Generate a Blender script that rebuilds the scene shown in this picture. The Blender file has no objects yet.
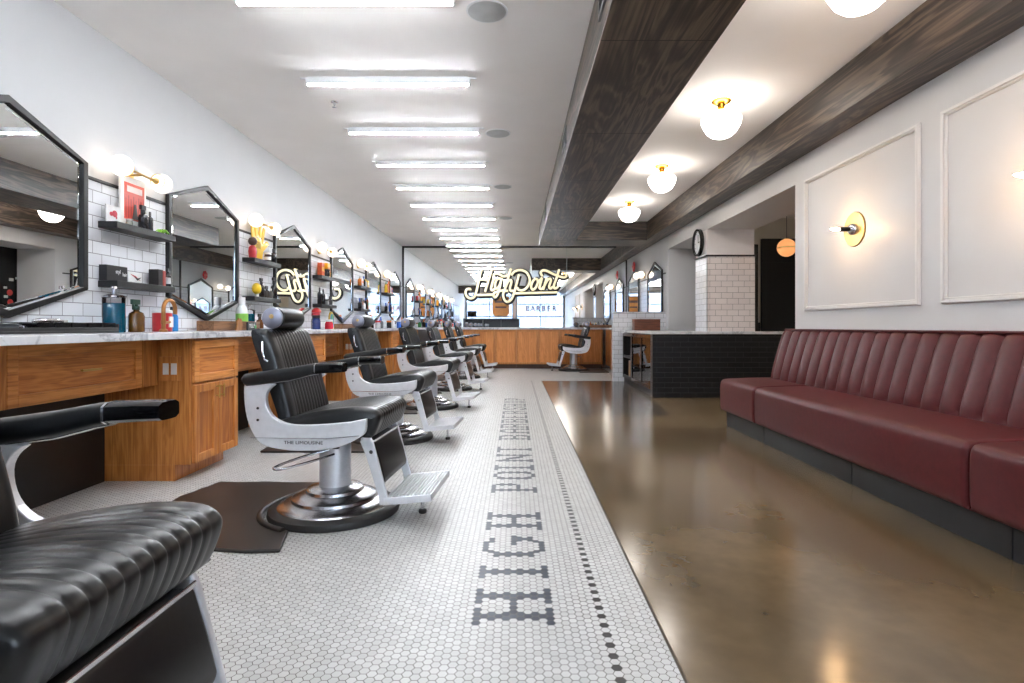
import bpy, bmesh, math, random
from mathutils import Vector, Matrix
R = random.Random(7)
SC = bpy.context.scene
COL = SC.collection
PI = math.pi
f_px, cx, cy, H = 562.0, 515.3, 326.0, 0.96      # focal length, vanishing point, camera height
XL, XR, YB, ZC = -2.635, 2.60, 13.10, 2.82        # left wall, right wall, back wall, ceiling

# ------------------------------------------------------------------ materials
def new_mat(name):
    m = bpy.data.materials.new(name); m.use_nodes = True
    nt = m.node_tree; b = nt.nodes['Principled BSDF']
    return m, nt, b
def srgb(c):
    return tuple(((x/255)/12.92 if x/255 <= .04045 else ((x/255+.055)/1.055)**2.4) for x in c) + (1,)
def coords(nt, scale=(1,1,1), rot=(0,0,0)):
    tc = nt.nodes.new('ShaderNodeTexCoord'); mp = nt.nodes.new('ShaderNodeMapping')
    mp.inputs['Scale'].default_value = scale; mp.inputs['Rotation'].default_value = rot
    nt.links.new(tc.outputs['Object'], mp.inputs['Vector']); return mp.outputs['Vector']
def noise(nt, vec, scale, detail=3, rough=.5, dist=0):
    n = nt.nodes.new('ShaderNodeTexNoise'); n.inputs['Scale'].default_value = scale
    n.inputs['Detail'].default_value = detail; n.inputs['Roughness'].default_value = rough
    n.inputs['Distortion'].default_value = dist; nt.links.new(vec, n.inputs['Vector']); return n.outputs['Fac']
def ramp(nt, fac, stops):
    r = nt.nodes.new('ShaderNodeValToRGB'); e = r.color_ramp.elements
    e[0].position, e[0].color = stops[0][0], srgb(stops[0][1])
    e[1].position, e[1].color = stops[-1][0], srgb(stops[-1][1])
    for p, c in stops[1:-1]:
        x = e.new(p); x.color = srgb(c)
    nt.links.new(fac, r.inputs['Fac']); return r.outputs['Color']
def bump(nt, b, h, strength=.2, dist=.01):
    n = nt.nodes.new('ShaderNodeBump'); n.inputs['Strength'].default_value = strength
    n.inputs['Distance'].default_value = dist
    nt.links.new(h, n.inputs['Height']); nt.links.new(n.outputs['Normal'], b.inputs['Normal'])
def math_n(nt, op, a, b=None, c=None):
    n = nt.nodes.new('ShaderNodeMath'); n.operation = op
    for i, v in enumerate((a, b, c)):
        if v is None: continue
        if isinstance(v, (int, float)): n.inputs[i].default_value = v
        else: nt.links.new(v, n.inputs[i])
    return n.outputs[0]
def mix_c(nt, fac, a, b):
    n = nt.nodes.new('ShaderNodeMix'); n.data_type = 'RGBA'
    if isinstance(fac, (int, float)): n.inputs[0].default_value = fac
    else: nt.links.new(fac, n.inputs[0])
    for i, v in ((6, a), (7, b)):
        if isinstance(v, tuple): n.inputs[i].default_value = v
        else: nt.links.new(v, n.inputs[i])
    return n.outputs[2]
def plain(name, c, rough=.5, metal=0, var=.06, nscale=12, bmp=.0, coat=0, spec=.5):
    m, nt, b = new_mat(name)
    v = noise(nt, coords(nt), nscale, 3)
    lo = tuple(max(0, x*(1-var)) for x in c); hi = tuple(min(255, x*(1+var)) for x in c)
    nt.links.new(ramp(nt, v, [(.3, lo), (.7, hi)]), b.inputs['Base Color'])
    b.inputs['Roughness'].default_value = rough; b.inputs['Metallic'].default_value = metal
    b.inputs['Coat Weight'].default_value = coat; b.inputs['Specular IOR Level'].default_value = spec
    if bmp: bump(nt, b, v, bmp, .004)
    return m
def emit(name, c, s):
    m, nt, b = new_mat(name); b.inputs['Base Color'].default_value = srgb(c)
    b.inputs['Emission Color'].default_value = srgb(c); b.inputs['Emission Strength'].default_value = s
    b.inputs['Roughness'].default_value = .4
    return m
def wood(name, dark, mid, light, axis='Z', rough=.4, scale=1.0, coat=.1, ra=.09, dist=.6):
    m, nt, b = new_mat(name)
    s = {'X': (1.0, 9, 9), 'Y': (9, 1.0, 9), 'Z': (9, 9, 1.0)}[axis]
    v = coords(nt, tuple(x*scale for x in s))
    n1 = noise(nt, v, 1.5, 3, .5, dist)
    rings = math_n(nt, 'SINE', math_n(nt, 'MULTIPLY', n1, 34.0))
    n2 = noise(nt, coords(nt, tuple(x*scale*(7 if x > 2 else 1) for x in s)), 2.0, 4, .6)
    mixv = math_n(nt, 'ADD', math_n(nt, 'MULTIPLY', rings, ra), math_n(nt, 'ADD', math_n(nt, 'MULTIPLY', n2, .75), .13))
    nt.links.new(ramp(nt, mixv, [(.28, dark), (.5, mid), (.75, light)]), b.inputs['Base Color'])
    b.inputs['Roughness'].default_value = rough; b.inputs['Coat Weight'].default_value = coat
    b.inputs['Coat Roughness'].default_value = .25
    bump(nt, b, mixv, .12, .003)
    return m
def brick(name, c1, c2, mortar, plane='YZ', bw=.155, rh=.0785, ms=.0022, rough=.12, off=(0, 0), bstr=.35, cubic=False):
    m, nt, b = new_mat(name)
    tc = nt.nodes.new('ShaderNodeTexCoord'); sp = nt.nodes.new('ShaderNodeSeparateXYZ')
    nt.links.new(tc.outputs['Object'], sp.inputs[0])
    cb = nt.nodes.new('ShaderNodeCombineXYZ')
    nt.links.new(math_n(nt, 'ADD', sp.outputs[plane[0]], off[0]), cb.inputs[0])
    nt.links.new(math_n(nt, 'ADD', sp.outputs[plane[1]], off[1]), cb.inputs[1])
    t = nt.nodes.new('ShaderNodeTexBrick'); nt.links.new(cb.outputs[0], t.inputs['Vector'])
    t.inputs['Scale'].default_value = 1; t.inputs['Brick Width'].default_value = bw
    t.inputs['Row Height'].default_value = rh; t.inputs['Mortar Size'].default_value = ms
    t.inputs['Mortar Smooth'].default_value = .1
    t.inputs['Color1'].default_value = srgb(c1); t.inputs['Color2'].default_value = srgb(c2)
    t.inputs['Mortar'].default_value = srgb(mortar)
    nt.links.new(t.outputs['Color'], b.inputs['Base Color'])
    rr = nt.nodes.new('ShaderNodeMapRange'); nt.links.new(t.outputs['Fac'], rr.inputs[0])
    rr.inputs[3].default_value = rough; rr.inputs[4].default_value = .8
    nt.links.new(rr.outputs[0], b.inputs['Roughness'])
    wob = noise(nt, cb.outputs[0], 9, 2)
    hgt = math_n(nt, 'ADD', math_n(nt, 'SUBTRACT', 1.0, t.outputs['Fac']), math_n(nt, 'MULTIPLY', wob, .5))
    bump(nt, b, hgt, bstr, .004)
    return m
def glassy(name, c, alpha=.75, rough=.02):
    """thin clear glass: transparent with a fresnel gloss"""
    m, nt, b = new_mat(name); nt.nodes.remove(b)
    out = [n for n in nt.nodes if n.type == 'OUTPUT_MATERIAL'][0]
    tr = nt.nodes.new('ShaderNodeBsdfTransparent'); tr.inputs[0].default_value = srgb(c)
    gl = nt.nodes.new('ShaderNodeBsdfGlossy'); gl.inputs['Roughness'].default_value = rough
    fr = nt.nodes.new('ShaderNodeFresnel'); fr.inputs[0].default_value = 1.5
    mx = nt.nodes.new('ShaderNodeMixShader')
    nt.links.new(fr.outputs[0], mx.inputs[0]); nt.links.new(tr.outputs[0], mx.inputs[1]); nt.links.new(gl.outputs[0], mx.inputs[2])
    nt.links.new(mx.outputs[0], out.inputs[0]); return m

M = {}
M['wall'] = plain('white_wall_paint', (208, 209, 211), .55, var=.008, nscale=3)
M['colw'] = plain('lit_column_paint', (240, 236, 234), .55, var=.008)  # wall paint raised here to stand in for warm light on the column
M['ceil'] = plain('white_ceiling_paint', (248, 244, 240), .7, var=.01, nscale=2)
M['cream'] = plain('cream_wall_paint', (226, 218, 205), .6, var=.01, nscale=3)
M['panelw'] = plain('panel_wall_paint', (212, 211, 211), .45, var=.006, nscale=3)
M['tile'] = brick('white_subway_tile', (232, 234, 238), (222, 225, 230), (128, 128, 130))
M['tile_xz'] = brick('white_subway_tile_frontal', (232, 234, 238), (224, 226, 231), (132, 132, 134), plane='XZ')
M['tile_col'] = brick('warm_lit_subway_tile', (246, 238, 235), (240, 231, 228), (140, 130, 128), plane='XZ')  # white tile brightened and warmed, painting in the light on the column front
M['tile_black'] = brick('black_brick_tile', (16, 17, 19), (24, 25, 28), (62, 62, 64), plane='XZ', bw=.21, rh=.068, ms=.002, rough=.3, bstr=.8)
M['oak'] = wood('golden_oak_upright', (156, 90, 38), (190, 120, 58), (214, 148, 82), 'Z')
M['oak_y'] = wood('golden_oak_along_room', (176, 106, 48), (212, 140, 72), (232, 166, 96), 'Y')
M['oak_x'] = wood('golden_oak_across_room', (172, 100, 46), (196, 120, 60), (210, 138, 76), 'X')
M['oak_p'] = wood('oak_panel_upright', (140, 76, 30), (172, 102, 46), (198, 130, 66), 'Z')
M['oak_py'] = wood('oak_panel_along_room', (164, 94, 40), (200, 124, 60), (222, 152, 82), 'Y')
M['oak_e'] = wood('oak_end_panel', (190, 116, 54), (212, 136, 70), (228, 158, 92), 'Z')
M['walnut'] = wood('reddish_walnut', (70, 34, 20), (104, 56, 36), (128, 74, 48), 'X', .45)
M['crate'] = wood('brown_crate_wood', (84, 54, 32), (122, 84, 54), (150, 108, 74), 'Y', .6)
M['beam'] = wood('dark_stained_oak_along_room', (36, 29, 25), (62, 51, 44), (104, 88, 74), 'Y', .42, .4, .1, .17, 1.6)
M['beam_x'] = wood('dark_stained_oak_across_room', (36, 29, 25), (60, 50, 43), (98, 83, 70), 'X', .42, .4, .1, .17, 1.6)
M['beam_e'] = wood('dark_stained_oak_soffit', (36, 30, 27), (54, 46, 41), (76, 66, 58), 'Y', .5, .7)
M['leather'] = plain('black_leather', (14, 15, 17), .33, var=.15, nscale=60, bmp=.04, spec=.45)
M['burg'] = plain('burgundy_leather', (82, 30, 32), .42, var=.05, nscale=30, bmp=.05, spec=.25)
M['alu'] = plain('brushed_aluminium', (226, 227, 231), .36, .55, var=.02, nscale=30)
M['chrome'] = plain('polished_chrome', (212, 212, 216), .09, 1, var=.02)
M['satin'] = plain('satin_steel', (196, 196, 200), .24, 1, var=.02)
M['cap'] = plain('grey_steel_cap', (150, 152, 166), .4, .6, var=.03)
M['gold'] = plain('polished_gold', (226, 168, 62), .22, 1, var=.03)
M['oldbrass'] = plain('aged_brass', (176, 122, 72), .35, .9, var=.08)
M['darkmetal'] = plain('grey_ribbed_metal', (96, 98, 102), .5, .4)
M['rubber'] = plain('black_rubber', (34, 33, 33), .5, var=.1, nscale=20)
M['mat'] = plain('worn_dark_rubber_mat', (38, 34, 32), .36, var=.12, nscale=4, bmp=.1)
M['brass'] = plain('brushed_brass', (206, 172, 108), .32, 1, var=.05)
M['frame'] = plain('blackened_steel', (16, 16, 18), .4, .1, var=.25, nscale=25)
M['black'] = plain('matte_black', (20, 20, 22), .45, var=.1)
M['black_gloss'] = plain('gloss_black', (10, 10, 12), .12, var=.1)
M['shelf'] = plain('black_shelf', (14, 14, 16), .45, var=.15)
M['plinth'] = plain('charcoal_plinth', (22, 23, 25), .5, var=.08, nscale=6)
M['trim'] = plain('white_gloss_trim', (226, 224, 222), .35, var=.01)
M['plastic'] = plain('white_plastic', (235, 235, 235), .35, var=.01)
M['grille'] = plain('grey_speaker_grille', (192, 194, 193), .7, var=.03)
M['marble'] = None
M['glass'] = glassy('clear_glass', (245, 248, 250))
M['tube'] = emit('cool_white_tube', (246, 250, 255), 26)
M['opal'] = emit('warm_opal_glass', (255, 247, 238), 2.7)
M['globe'] = emit('warm_white_bulb', (255, 234, 210), .55)
M['bulb'] = emit('filament_bulb', (255, 206, 150), 55)
M['amber'] = emit('amber_ribbed_glass', (222, 150, 92), .17)
M['neon'] = emit('cream_neon', (250, 236, 196), .1)
M['steel'] = plain('dark_metal_strip', (70, 62, 52), .4, .7)
m, nt, b = new_mat('mirror_silver'); b.inputs['Base Color'].default_value = (.86, .88, .88, 1)
b.inputs['Metallic'].default_value = 1; b.inputs['Roughness'].default_value = .0
v = noise(nt, coords(nt), 3, 1); nt.links.new(ramp(nt, v, [(.2, (246, 249, 249)), (.8, (250, 252, 252))]), b.inputs['Base Color']); M['mirror'] = m
# marble
m, nt, b = new_mat('white_marble'); v = noise(nt, coords(nt), 5, 6, .6, 1.2)
nt.links.new(ramp(nt, v, [(.35, (226, 226, 228)), (.52, (216, 217, 220)), (.58, (176, 178, 184)), (.64, (222, 222, 224))]), b.inputs['Base Color'])
b.inputs['Roughness'].default_value = .2; M['marble'] = m
# mosaic tiles: slight tone change from tile to tile
def hexmat(name, lo, hi, rough):
    m, nt, b = new_mat(name); g = nt.nodes.new('ShaderNodeNewGeometry')
    nt.links.new(ramp(nt, g.outputs['Random Per Island'], [(0, lo), (1, hi)]), b.inputs['Base Color'])
    b.inputs['Roughness'].default_value = rough; b.inputs['Specular IOR Level'].default_value = .35; return m
M['hexw'] = hexmat('white_hexagon_tile', (184, 183, 181), (198, 197, 195), .36)
M['hexb'] = hexmat('slate_hexagon_tile', (54, 59, 70), (72, 77, 88), .36)
M['hexk'] = hexmat('black_hexagon_tile', (56, 55, 56), (72, 71, 72), .3)
M['grout'] = plain('grey_grout', (110, 106, 102), .9, var=.1, nscale=8)
M['plainfloor'] = plain('pale_floor', (196, 194, 190), .4)
# polished concrete with three differently toned pours
m, nt, b = new_mat('polished_concrete')
vec = coords(nt); vec.node.inputs['Location'].default_value = (3.1, 1.7, .37); n1 = noise(nt, vec, 1.3, 4, .5, .1); n2 = noise(nt, vec, 11, 4, .55)
nn = math_n(nt, 'ADD', math_n(nt, 'MULTIPLY', n1, .8), math_n(nt, 'MULTIPLY', n2, .2))
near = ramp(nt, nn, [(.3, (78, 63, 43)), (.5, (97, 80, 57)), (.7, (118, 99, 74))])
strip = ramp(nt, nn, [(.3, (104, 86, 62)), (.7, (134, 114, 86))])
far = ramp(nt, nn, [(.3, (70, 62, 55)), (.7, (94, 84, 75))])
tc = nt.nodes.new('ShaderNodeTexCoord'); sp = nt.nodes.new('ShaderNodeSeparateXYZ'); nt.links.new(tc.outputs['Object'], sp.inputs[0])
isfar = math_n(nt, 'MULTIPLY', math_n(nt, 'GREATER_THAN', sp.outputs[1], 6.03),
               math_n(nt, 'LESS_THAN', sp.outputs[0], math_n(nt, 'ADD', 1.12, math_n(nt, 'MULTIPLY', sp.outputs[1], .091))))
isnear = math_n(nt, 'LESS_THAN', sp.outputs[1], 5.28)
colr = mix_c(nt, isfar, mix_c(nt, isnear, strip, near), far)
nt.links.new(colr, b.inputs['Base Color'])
rr = nt.nodes.new('ShaderNodeMapRange'); nt.links.new(n1, rr.inputs[0]); rr.inputs[3].default_value = .165; rr.inputs[4].default_value = .165
nt.links.new(rr.outputs[0], b.inputs['Roughness']); b.inputs['Specular IOR Level'].default_value = .8
M['concrete'] = m
_pc = {}
def pm(c, rough=.35, metal=0):
    k = (c, rough, metal)
    if k not in _pc: _pc[k] = plain('painted_%02x%02x%02x' % c, c, rough, metal, var=.05)
    return _pc[k]

# ------------------------------------------------------------------ mesh helpers
class MB:
    def __init__(s): s.v = []; s.f = []
    def add(s, vs, fs):
        n = len(s.v); s.v += [tuple(p) for p in vs]; s.f += [tuple(i+n for i in q) for q in fs]; return s
    def box(s, x0, x1, y0, y1, z0, z1):
        return s.add([(x0,y0,z0),(x1,y0,z0),(x1,y1,z0),(x0,y1,z0),(x0,y0,z1),(x1,y0,z1),(x1,y1,z1),(x0,y1,z1)],
                     [(0,3,2,1),(4,5,6,7),(0,1,5,4),(1,2,6,5),(2,3,7,6),(3,0,4,7)])
    def prism(s, poly, a, b_, plane='XZ'):
        n = len(poly)
        def P(p, t): return {'XZ': (p[0], t, p[1]), 'YZ': (t, p[0], p[1]), 'XY': (p[0], p[1], t)}[plane]
        vs = [P(p, a) for p in poly] + [P(p, b_) for p in poly]
        fs = [tuple(range(n))[::-1], tuple(range(n, 2*n))] + [(i, (i+1) % n, (i+1) % n+n, i+n) for i in range(n)]
        return s.add(vs, fs)
    def ring(s, outer, inner, a, b_, plane='XZ'):
        n = len(outer)
        def P(p, t): return {'XZ': (p[0], t, p[1]), 'YZ': (t, p[0], p[1]), 'XY': (p[0], p[1], t)}[plane]
        vs = [P(p, a) for p in outer]+[P(p, a) for p in inner]+[P(p, b_) for p in outer]+[P(p, b_) for p in inner]
        fs = []
        for i in range(n):
            j = (i+1) % n
            fs += [(i, j, j+n, i+n), (i+2*n, i+3*n, j+3*n, j+2*n), (i, i+2*n, j+2*n, j), (i+n, j+n, j+3*n, i+3*n)]
        return s.add(vs, fs)
    def lathe(s, prof, c=(0,0,0), axis='Z', n=28):
        """prof: list of (r, t) along the axis"""
        vs, fs = [], []
        for r, t in prof:
            for k in range(n):
                a = 2*PI*k/n; p = (r*math.cos(a), r*math.sin(a))
                q = {'Z': (p[0], p[1], t), 'X': (t, p[0], p[1]), 'Y': (p[1], t, p[0])}[axis]
                vs.append((q[0]+c[0], q[1]+c[1], q[2]+c[2]))
        m = len(prof)
        for i in range(m-1):
            for k in range(n):
                l = (k+1) % n; fs.append((i*n+k, i*n+l, (i+1)*n+l, (i+1)*n+k))
        if prof[0][0] > 1e-5: fs.append(tuple(range(n))[::-1])
        if prof[-1][0] > 1e-5: fs.append(tuple(range((m-1)*n, m*n)))
        return s.add(vs, fs)
    def tube(s, pts, r, n=10, closed=False):
        pts = [Vector(p) for p in pts]; m = len(pts); vs, fs = [], []
        rs = r if isinstance(r, (list, tuple)) else [r]*m
        up = None
        for i, p in enumerate(pts):
            a = pts[(i-1) % m] if (closed or i > 0) else p; c = pts[(i+1) % m] if (closed or i < m-1) else p
            t = (c-a).normalized()
            if up is None:
                up = Vector((0,0,1)) if abs(t.z) < .9 else Vector((1,0,0))
            u = (up - t*up.dot(t)).normalized(); w = t.cross(u); up = u
            for k in range(n):
                an = 2*PI*k/n; vs.append(p + (u*math.cos(an)+w*math.sin(an))*rs[i])
        for i in range(m if closed else m-1):
            j = (i+1) % m
            for k in range(n):
                l = (k+1) % n; fs.append((i*n+k, i*n+l, j*n+l, j*n+k))
        if not closed: fs += [tuple(range(n))[::-1], tuple(range((m-1)*n, m*n))]
        return s.add(vs, fs)
    def loft(s, secs, y, n=16, p=3.2):
        """secs: list of (x, z, half_y, half_h) along a path in the XZ plane, squarish section, centred at y"""
        vs, fs = [], []; m = len(secs)
        for i, (x, z, hy, hh) in enumerate(secs):
            a = secs[max(i-1, 0)]; c = secs[min(i+1, m-1)]
            t = Vector((c[0]-a[0], c[1]-a[1])).normalized(); nx, nz = -t.y, t.x
            for k in range(n):
                an = 2*PI*(k+.5)/n; ca, sa = math.cos(an), math.sin(an)
                d = (abs(ca)**p+abs(sa)**p)**(-1/p)
                yy, hhh = ca*d*hy, sa*d*hh
                vs.append((x+nx*hhh, y+yy, z+nz*hhh))
        for i in range(m-1):
            for k in range(n):
                l = (k+1) % n; fs.append((i*n+k, (i+1)*n+k, (i+1)*n+l, i*n+l))
        fs += [tuple(range(n)), tuple(range((m-1)*n, m*n))[::-1]]
        return s.add(vs, fs)
    def sphere(s, c, r, n=20, sx=1, sy=1, sz=1):
        pr = [(max(1e-6, r*math.sin(PI*i/(n//2))), -r*math.cos(PI*i/(n//2))) for i in range(n//2+1)]
        t = MB().lathe(pr, n=n); t.v = [(p[0]*sx+c[0], p[1]*sy+c[1], p[2]*sz+c[2]) for p in t.v]
        return s.add(t.v, t.f)
    def surf(s, front, back, hw, border, chw, amp, er, per=7):
        """channelled cushion: front/back are equal length lists of (x,z); it spans -hw..hw along Y"""
        vy = [-hw]
        for k in range(1, 6): vy.append(-hw+er*k/6)
        a0 = -hw+max(border, er); nch = max(1, round((2*hw-2*max(border, er))/chw)) if chw else 0
        vy.append(-hw+er) if border > er or not chw else None
        if chw:
            w = (2*(-a0))/nch
            for c in range(nch):
                for k in range(per): vy.append(a0+w*(c+k/per))
            vy.append(-a0)
            if border > er: vy.append(hw-er)
        else: vy += [0, hw-er]
        for k in range(5, -1, -1): vy.append(hw-er*k/6)
        vy = sorted(set(round(q, 5) for q in vy))
        m = len(front); nv = len(vy); vs, fs = [], []
        def nrm(pts, i):
            a = pts[max(i-1, 0)]; c = pts[min(i+1, m-1)]
            t = Vector((c[0]-a[0], c[1]-a[1])).normalized(); return (-t.y, t.x)
        for i in range(m):
            nx, nz = nrm(front, i); e = min(i, m-1-i); ef = 1 if e > 1 else (.55 if e == 1 else 0)
            for y in vy:
                d = 0
                if chw and abs(y) < -a0-1e-4:
                    q = ((y-a0)/w) % 1.0; d = amp*(math.sin(PI*q)**(.55 if amp > .01 else .38) if 0 < q < 1 else 0)-amp
                t = (abs(y)-(hw-er))/er
                if t > 0: d -= er*(1-math.sqrt(max(0, 1-t*t)))
                d *= 1
                vs.append((front[i][0]+nx*d*ef, y, front[i][1]+nz*d*ef))
        for i in range(m):
            for y in vy: vs.append((back[i][0], y, back[i][1]))
        B = m*nv
        for i in range(m-1):
            for k in range(nv-1):
                fs.append((i*nv+k, i*nv+k+1, (i+1)*nv+k+1, (i+1)*nv+k))
                fs.append((B+i*nv+k, B+(i+1)*nv+k, B+(i+1)*nv+k+1, B+i*nv+k+1))
            fs.append((i*nv, (i+1)*nv, B+(i+1)*nv, B+i*nv))
            fs.append((i*nv+nv-1, B+i*nv+nv-1, B+(i+1)*nv+nv-1, (i+1)*nv+nv-1))
        for k in range(nv-1):
            fs.append((k, B+k, B+k+1, k+1)); o = (m-1)*nv
            fs.append((o+k, o+k+1, B+o+k+1, B+o+k))
        return s.add(vs, fs)
    def shift(s, dx, dy, dz): s.v = [(p[0]+dx, p[1]+dy, p[2]+dz) for p in s.v]; return s
    def rotz(s, a):
        c, n = math.cos(a), math.sin(a); s.v = [(p[0]*c-p[1]*n, p[0]*n+p[1]*c, p[2]) for p in s.v]; return s
    def build(s, name, mat, parent=None, bevel=0, smooth=None, seg=2, loc=None):
        me = bpy.data.meshes.new(name); me.from_pydata(s.v, [], s.f)
        bm = bmesh.new(); bm.from_mesh(me); bmesh.ops.recalc_face_normals(bm, faces=bm.faces); bm.to_mesh(me); bm.free()
        me.materials.append(mat)
        if smooth is not None:
            me.polygons.foreach_set('use_smooth', [True]*len(me.polygons)); me.set_sharp_from_angle(angle=math.radians(smooth))
        o = bpy.data.objects.new(name, me); COL.objects.link(o)
        if parent: o.parent = parent
        if loc: o.location = loc
        if bevel:
            bv = o.modifiers.new('bevel', 'BEVEL'); bv.width = bevel; bv.segments = seg; bv.limit_method = 'ANGLE'; bv.angle_limit = .6
            bv.harden_normals = False
        return o
def spline(pts, n=6):
    out = []; P = [pts[0]]+list(pts)+[pts[-1]]
    for i in range(1, len(P)-2):
        for k in range(n):
            t = k/n; out.append(tuple(.5*(2*P[i][d]+(P[i+1][d]-P[i-1][d])*t+(2*P[i-1][d]-5*P[i][d]+4*P[i+1][d]-P[i+2][d])*t*t
                     + (3*P[i][d]-P[i-1][d]-3*P[i+1][d]+P[i+2][d])*t**3) for d in range(len(P[i]))))
    out.append(tuple(pts[-1])); return out
def text(s, size, name, mat, parent, loc, rot, ext=.001, align='CENTER', sx=1, bold=0):
    c = bpy.data.curves.new(name, 'FONT'); c.body = s; c.size = size; c.extrude = ext; c.offset = bold; c.align_x = align; c.align_y = 'CENTER'
    c.resolution_u = 3
    o0 = bpy.data.objects.new(name+'_c', c); COL.objects.link(o0)
    bpy.context.view_layer.update()
    me = bpy.data.meshes.new_from_object(o0); bpy.data.objects.remove(o0)
    me.materials.clear(); me.materials.append(mat)
    o = bpy.data.objects.new(name, me); COL.objects.link(o); o.parent = parent
    o.location = loc; o.rotation_euler = rot; o.scale = (sx, 1, 1); return o
def tag(o, label=None, cat=None, group=None, kind=None):
    if label: o['label'] = label
    if cat: o['category'] = cat
    if group: o['group'] = group
    if kind: o['kind'] = kind
    return o
def thing(name, label, cat, loc=(0,0,0), rz=0, group=None):
    o = bpy.data.objects.new(name, None); COL.objects.link(o); o.location = loc; o.rotation_euler = (0,0,rz)
    o.empty_display_size = .1
    return tag(o, label, cat, group)
def struct(mb, name, mat, bevel=0, smooth=None):
    return tag(mb.build(name, mat, None, bevel, smooth), kind='structure')
def copy_thing(root, loc, rz, label, group=None):
    r = root.copy(); COL.objects.link(r); r.location = loc; r.rotation_euler = (0,0,rz); r['label'] = label
    if group: r['group'] = group
    for ch in root.children:
        c = ch.copy(); COL.objects.link(c); c.parent = r
        for g in ch.children:
            d = g.copy(); COL.objects.link(d); d.parent = c
    return r
ORD = ['first', 'second', 'third', 'fourth', 'fifth', 'sixth', 'seventh', 'eighth', 'ninth', 'tenth', 'eleventh', 'twelfth']

# ------------------------------------------------------------------ room shell
YF = -3.2
struct(MB().box(-2.9, .465, YF, .5, -.1, 0), 'floor_front', M['plainfloor'])
g_ = MB().box(-2.9, .465, .5, YB+.2, -.1, -.0015); g_.box(.465, 3.3, 9.81, YB+.2, -.1, -.0015)
struct(g_, 'floor_grout_bed', M['grout'])
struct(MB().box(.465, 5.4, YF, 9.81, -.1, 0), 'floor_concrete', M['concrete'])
e_ = MB().box(.458, .466, .5, 9.81, -.002, .0012); e_.box(.458, 2.6, 9.805, 9.815, -.002, .0012)
struct(e_, 'floor_metal_edge', M['steel'])

# hexagon mosaic with its lettering
S = .01621; PX = 1.5*S; PY = math.sqrt(3)*S; X0 = -.128; Y0 = 1.859
T = .58*PY      # stroke threshold
GL = {  # strokes in (column from letter top 0..10, row)
 'H': (5, [[(0,0),(10,0)], [(0,5),(10,5)], [(5,0),(5,5)], [(0,-1),(0,1)], [(10,-1),(10,1)], [(0,4),(0,6)], [(10,4),(10,6)]]),
 'I': (0, [[(0,0),(10,0)], [(0,-1.5),(0,1.5)], [(10,-1.5),(10,1.5)]]),
 'G': (6, [[(1,5.6),(.2,4),(0,3),(.4,1.4),(2,0),(8,0),(9.6,1.4),(10,3),(9.6,4.6),(8,6),(5,6)], [(5,4.5),(5,7)]]),
 'P': (4, [[(0,0),(10,0)], [(10,-1),(10,1)], [(0,-1),(0,3.2),(1,4),(5,4),(6,3.2),(6,0)]]),
 'O': (5, [[(0,2.5),(.6,.8),(2,0),(8,0),(9.4,.8),(10,2.5),(9.4,4.2),(8,5),(2,5),(.6,4.2),(0,2.5)]]),
 'N': (6, [[(0,0),(10,0)], [(0,6),(10,6)], [(0,0),(10,6)], [(10,-1),(10,1)], [(0,5),(0,7)]]),
 'T': (5, [[(0,2.5),(10,2.5)], [(0,0),(0,5)], [(10,1.5),(10,3.5)]]),
 'B': (5, [[(0,0),(10,0)], [(0,-1),(0,3.6),(1,5),(4,5),(5,3.6),(5,0)], [(5,3.6),(6,5),(9,5),(10,3.6),(10,-1)]]),
 'A': (6, [[(10,0),(3,0),(0,2),(0,4),(3,6),(10,6)], [(5,0),(5,6)], [(10,-1),(10,1)], [(10,5),(10,7)]]),
 'R': (6, [[(0,0),(10,0)], [(10,-1),(10,1)], [(0,-1),(0,3.6),(1,5),(4,5),(5,3.6),(5,0)], [(5,3),(7,5),(10,5.6)]]),
 'E': (4, [[(0,0),(10,0)], [(0,-1),(0,4.4)], [(10,-1),(10,4.4)], [(5,0),(5,3)]]),
 'S': (5, [[(2,5),(.6,4.6),(0,2.5),(.6,.6),(2,0),(4,.4),(6,4.6),(8,5),(9.4,4.4),(10,2.5),(9.4,.6),(8,0)]]),
}
segs = []
def put(ch, r0):
    for st in GL[ch][1]:
        for a, c in zip(st[:-1], st[1:]):
            segs.append(((X0+a[0]*PX, Y0+(r0+a[1])*PY), (X0+c[0]*PX, Y0+(r0+c[1])*PY)))
for ch, r0 in zip('HIGH', (0, 12, 18, 30)): put(ch, r0)
for ch, r0 in zip('POINT', (51, 60, 69.5, 76.5, 87)): put(ch, r0)
for i, ch in enumerate('BARBERSHOP'): put(ch, 104+i*10)
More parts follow.
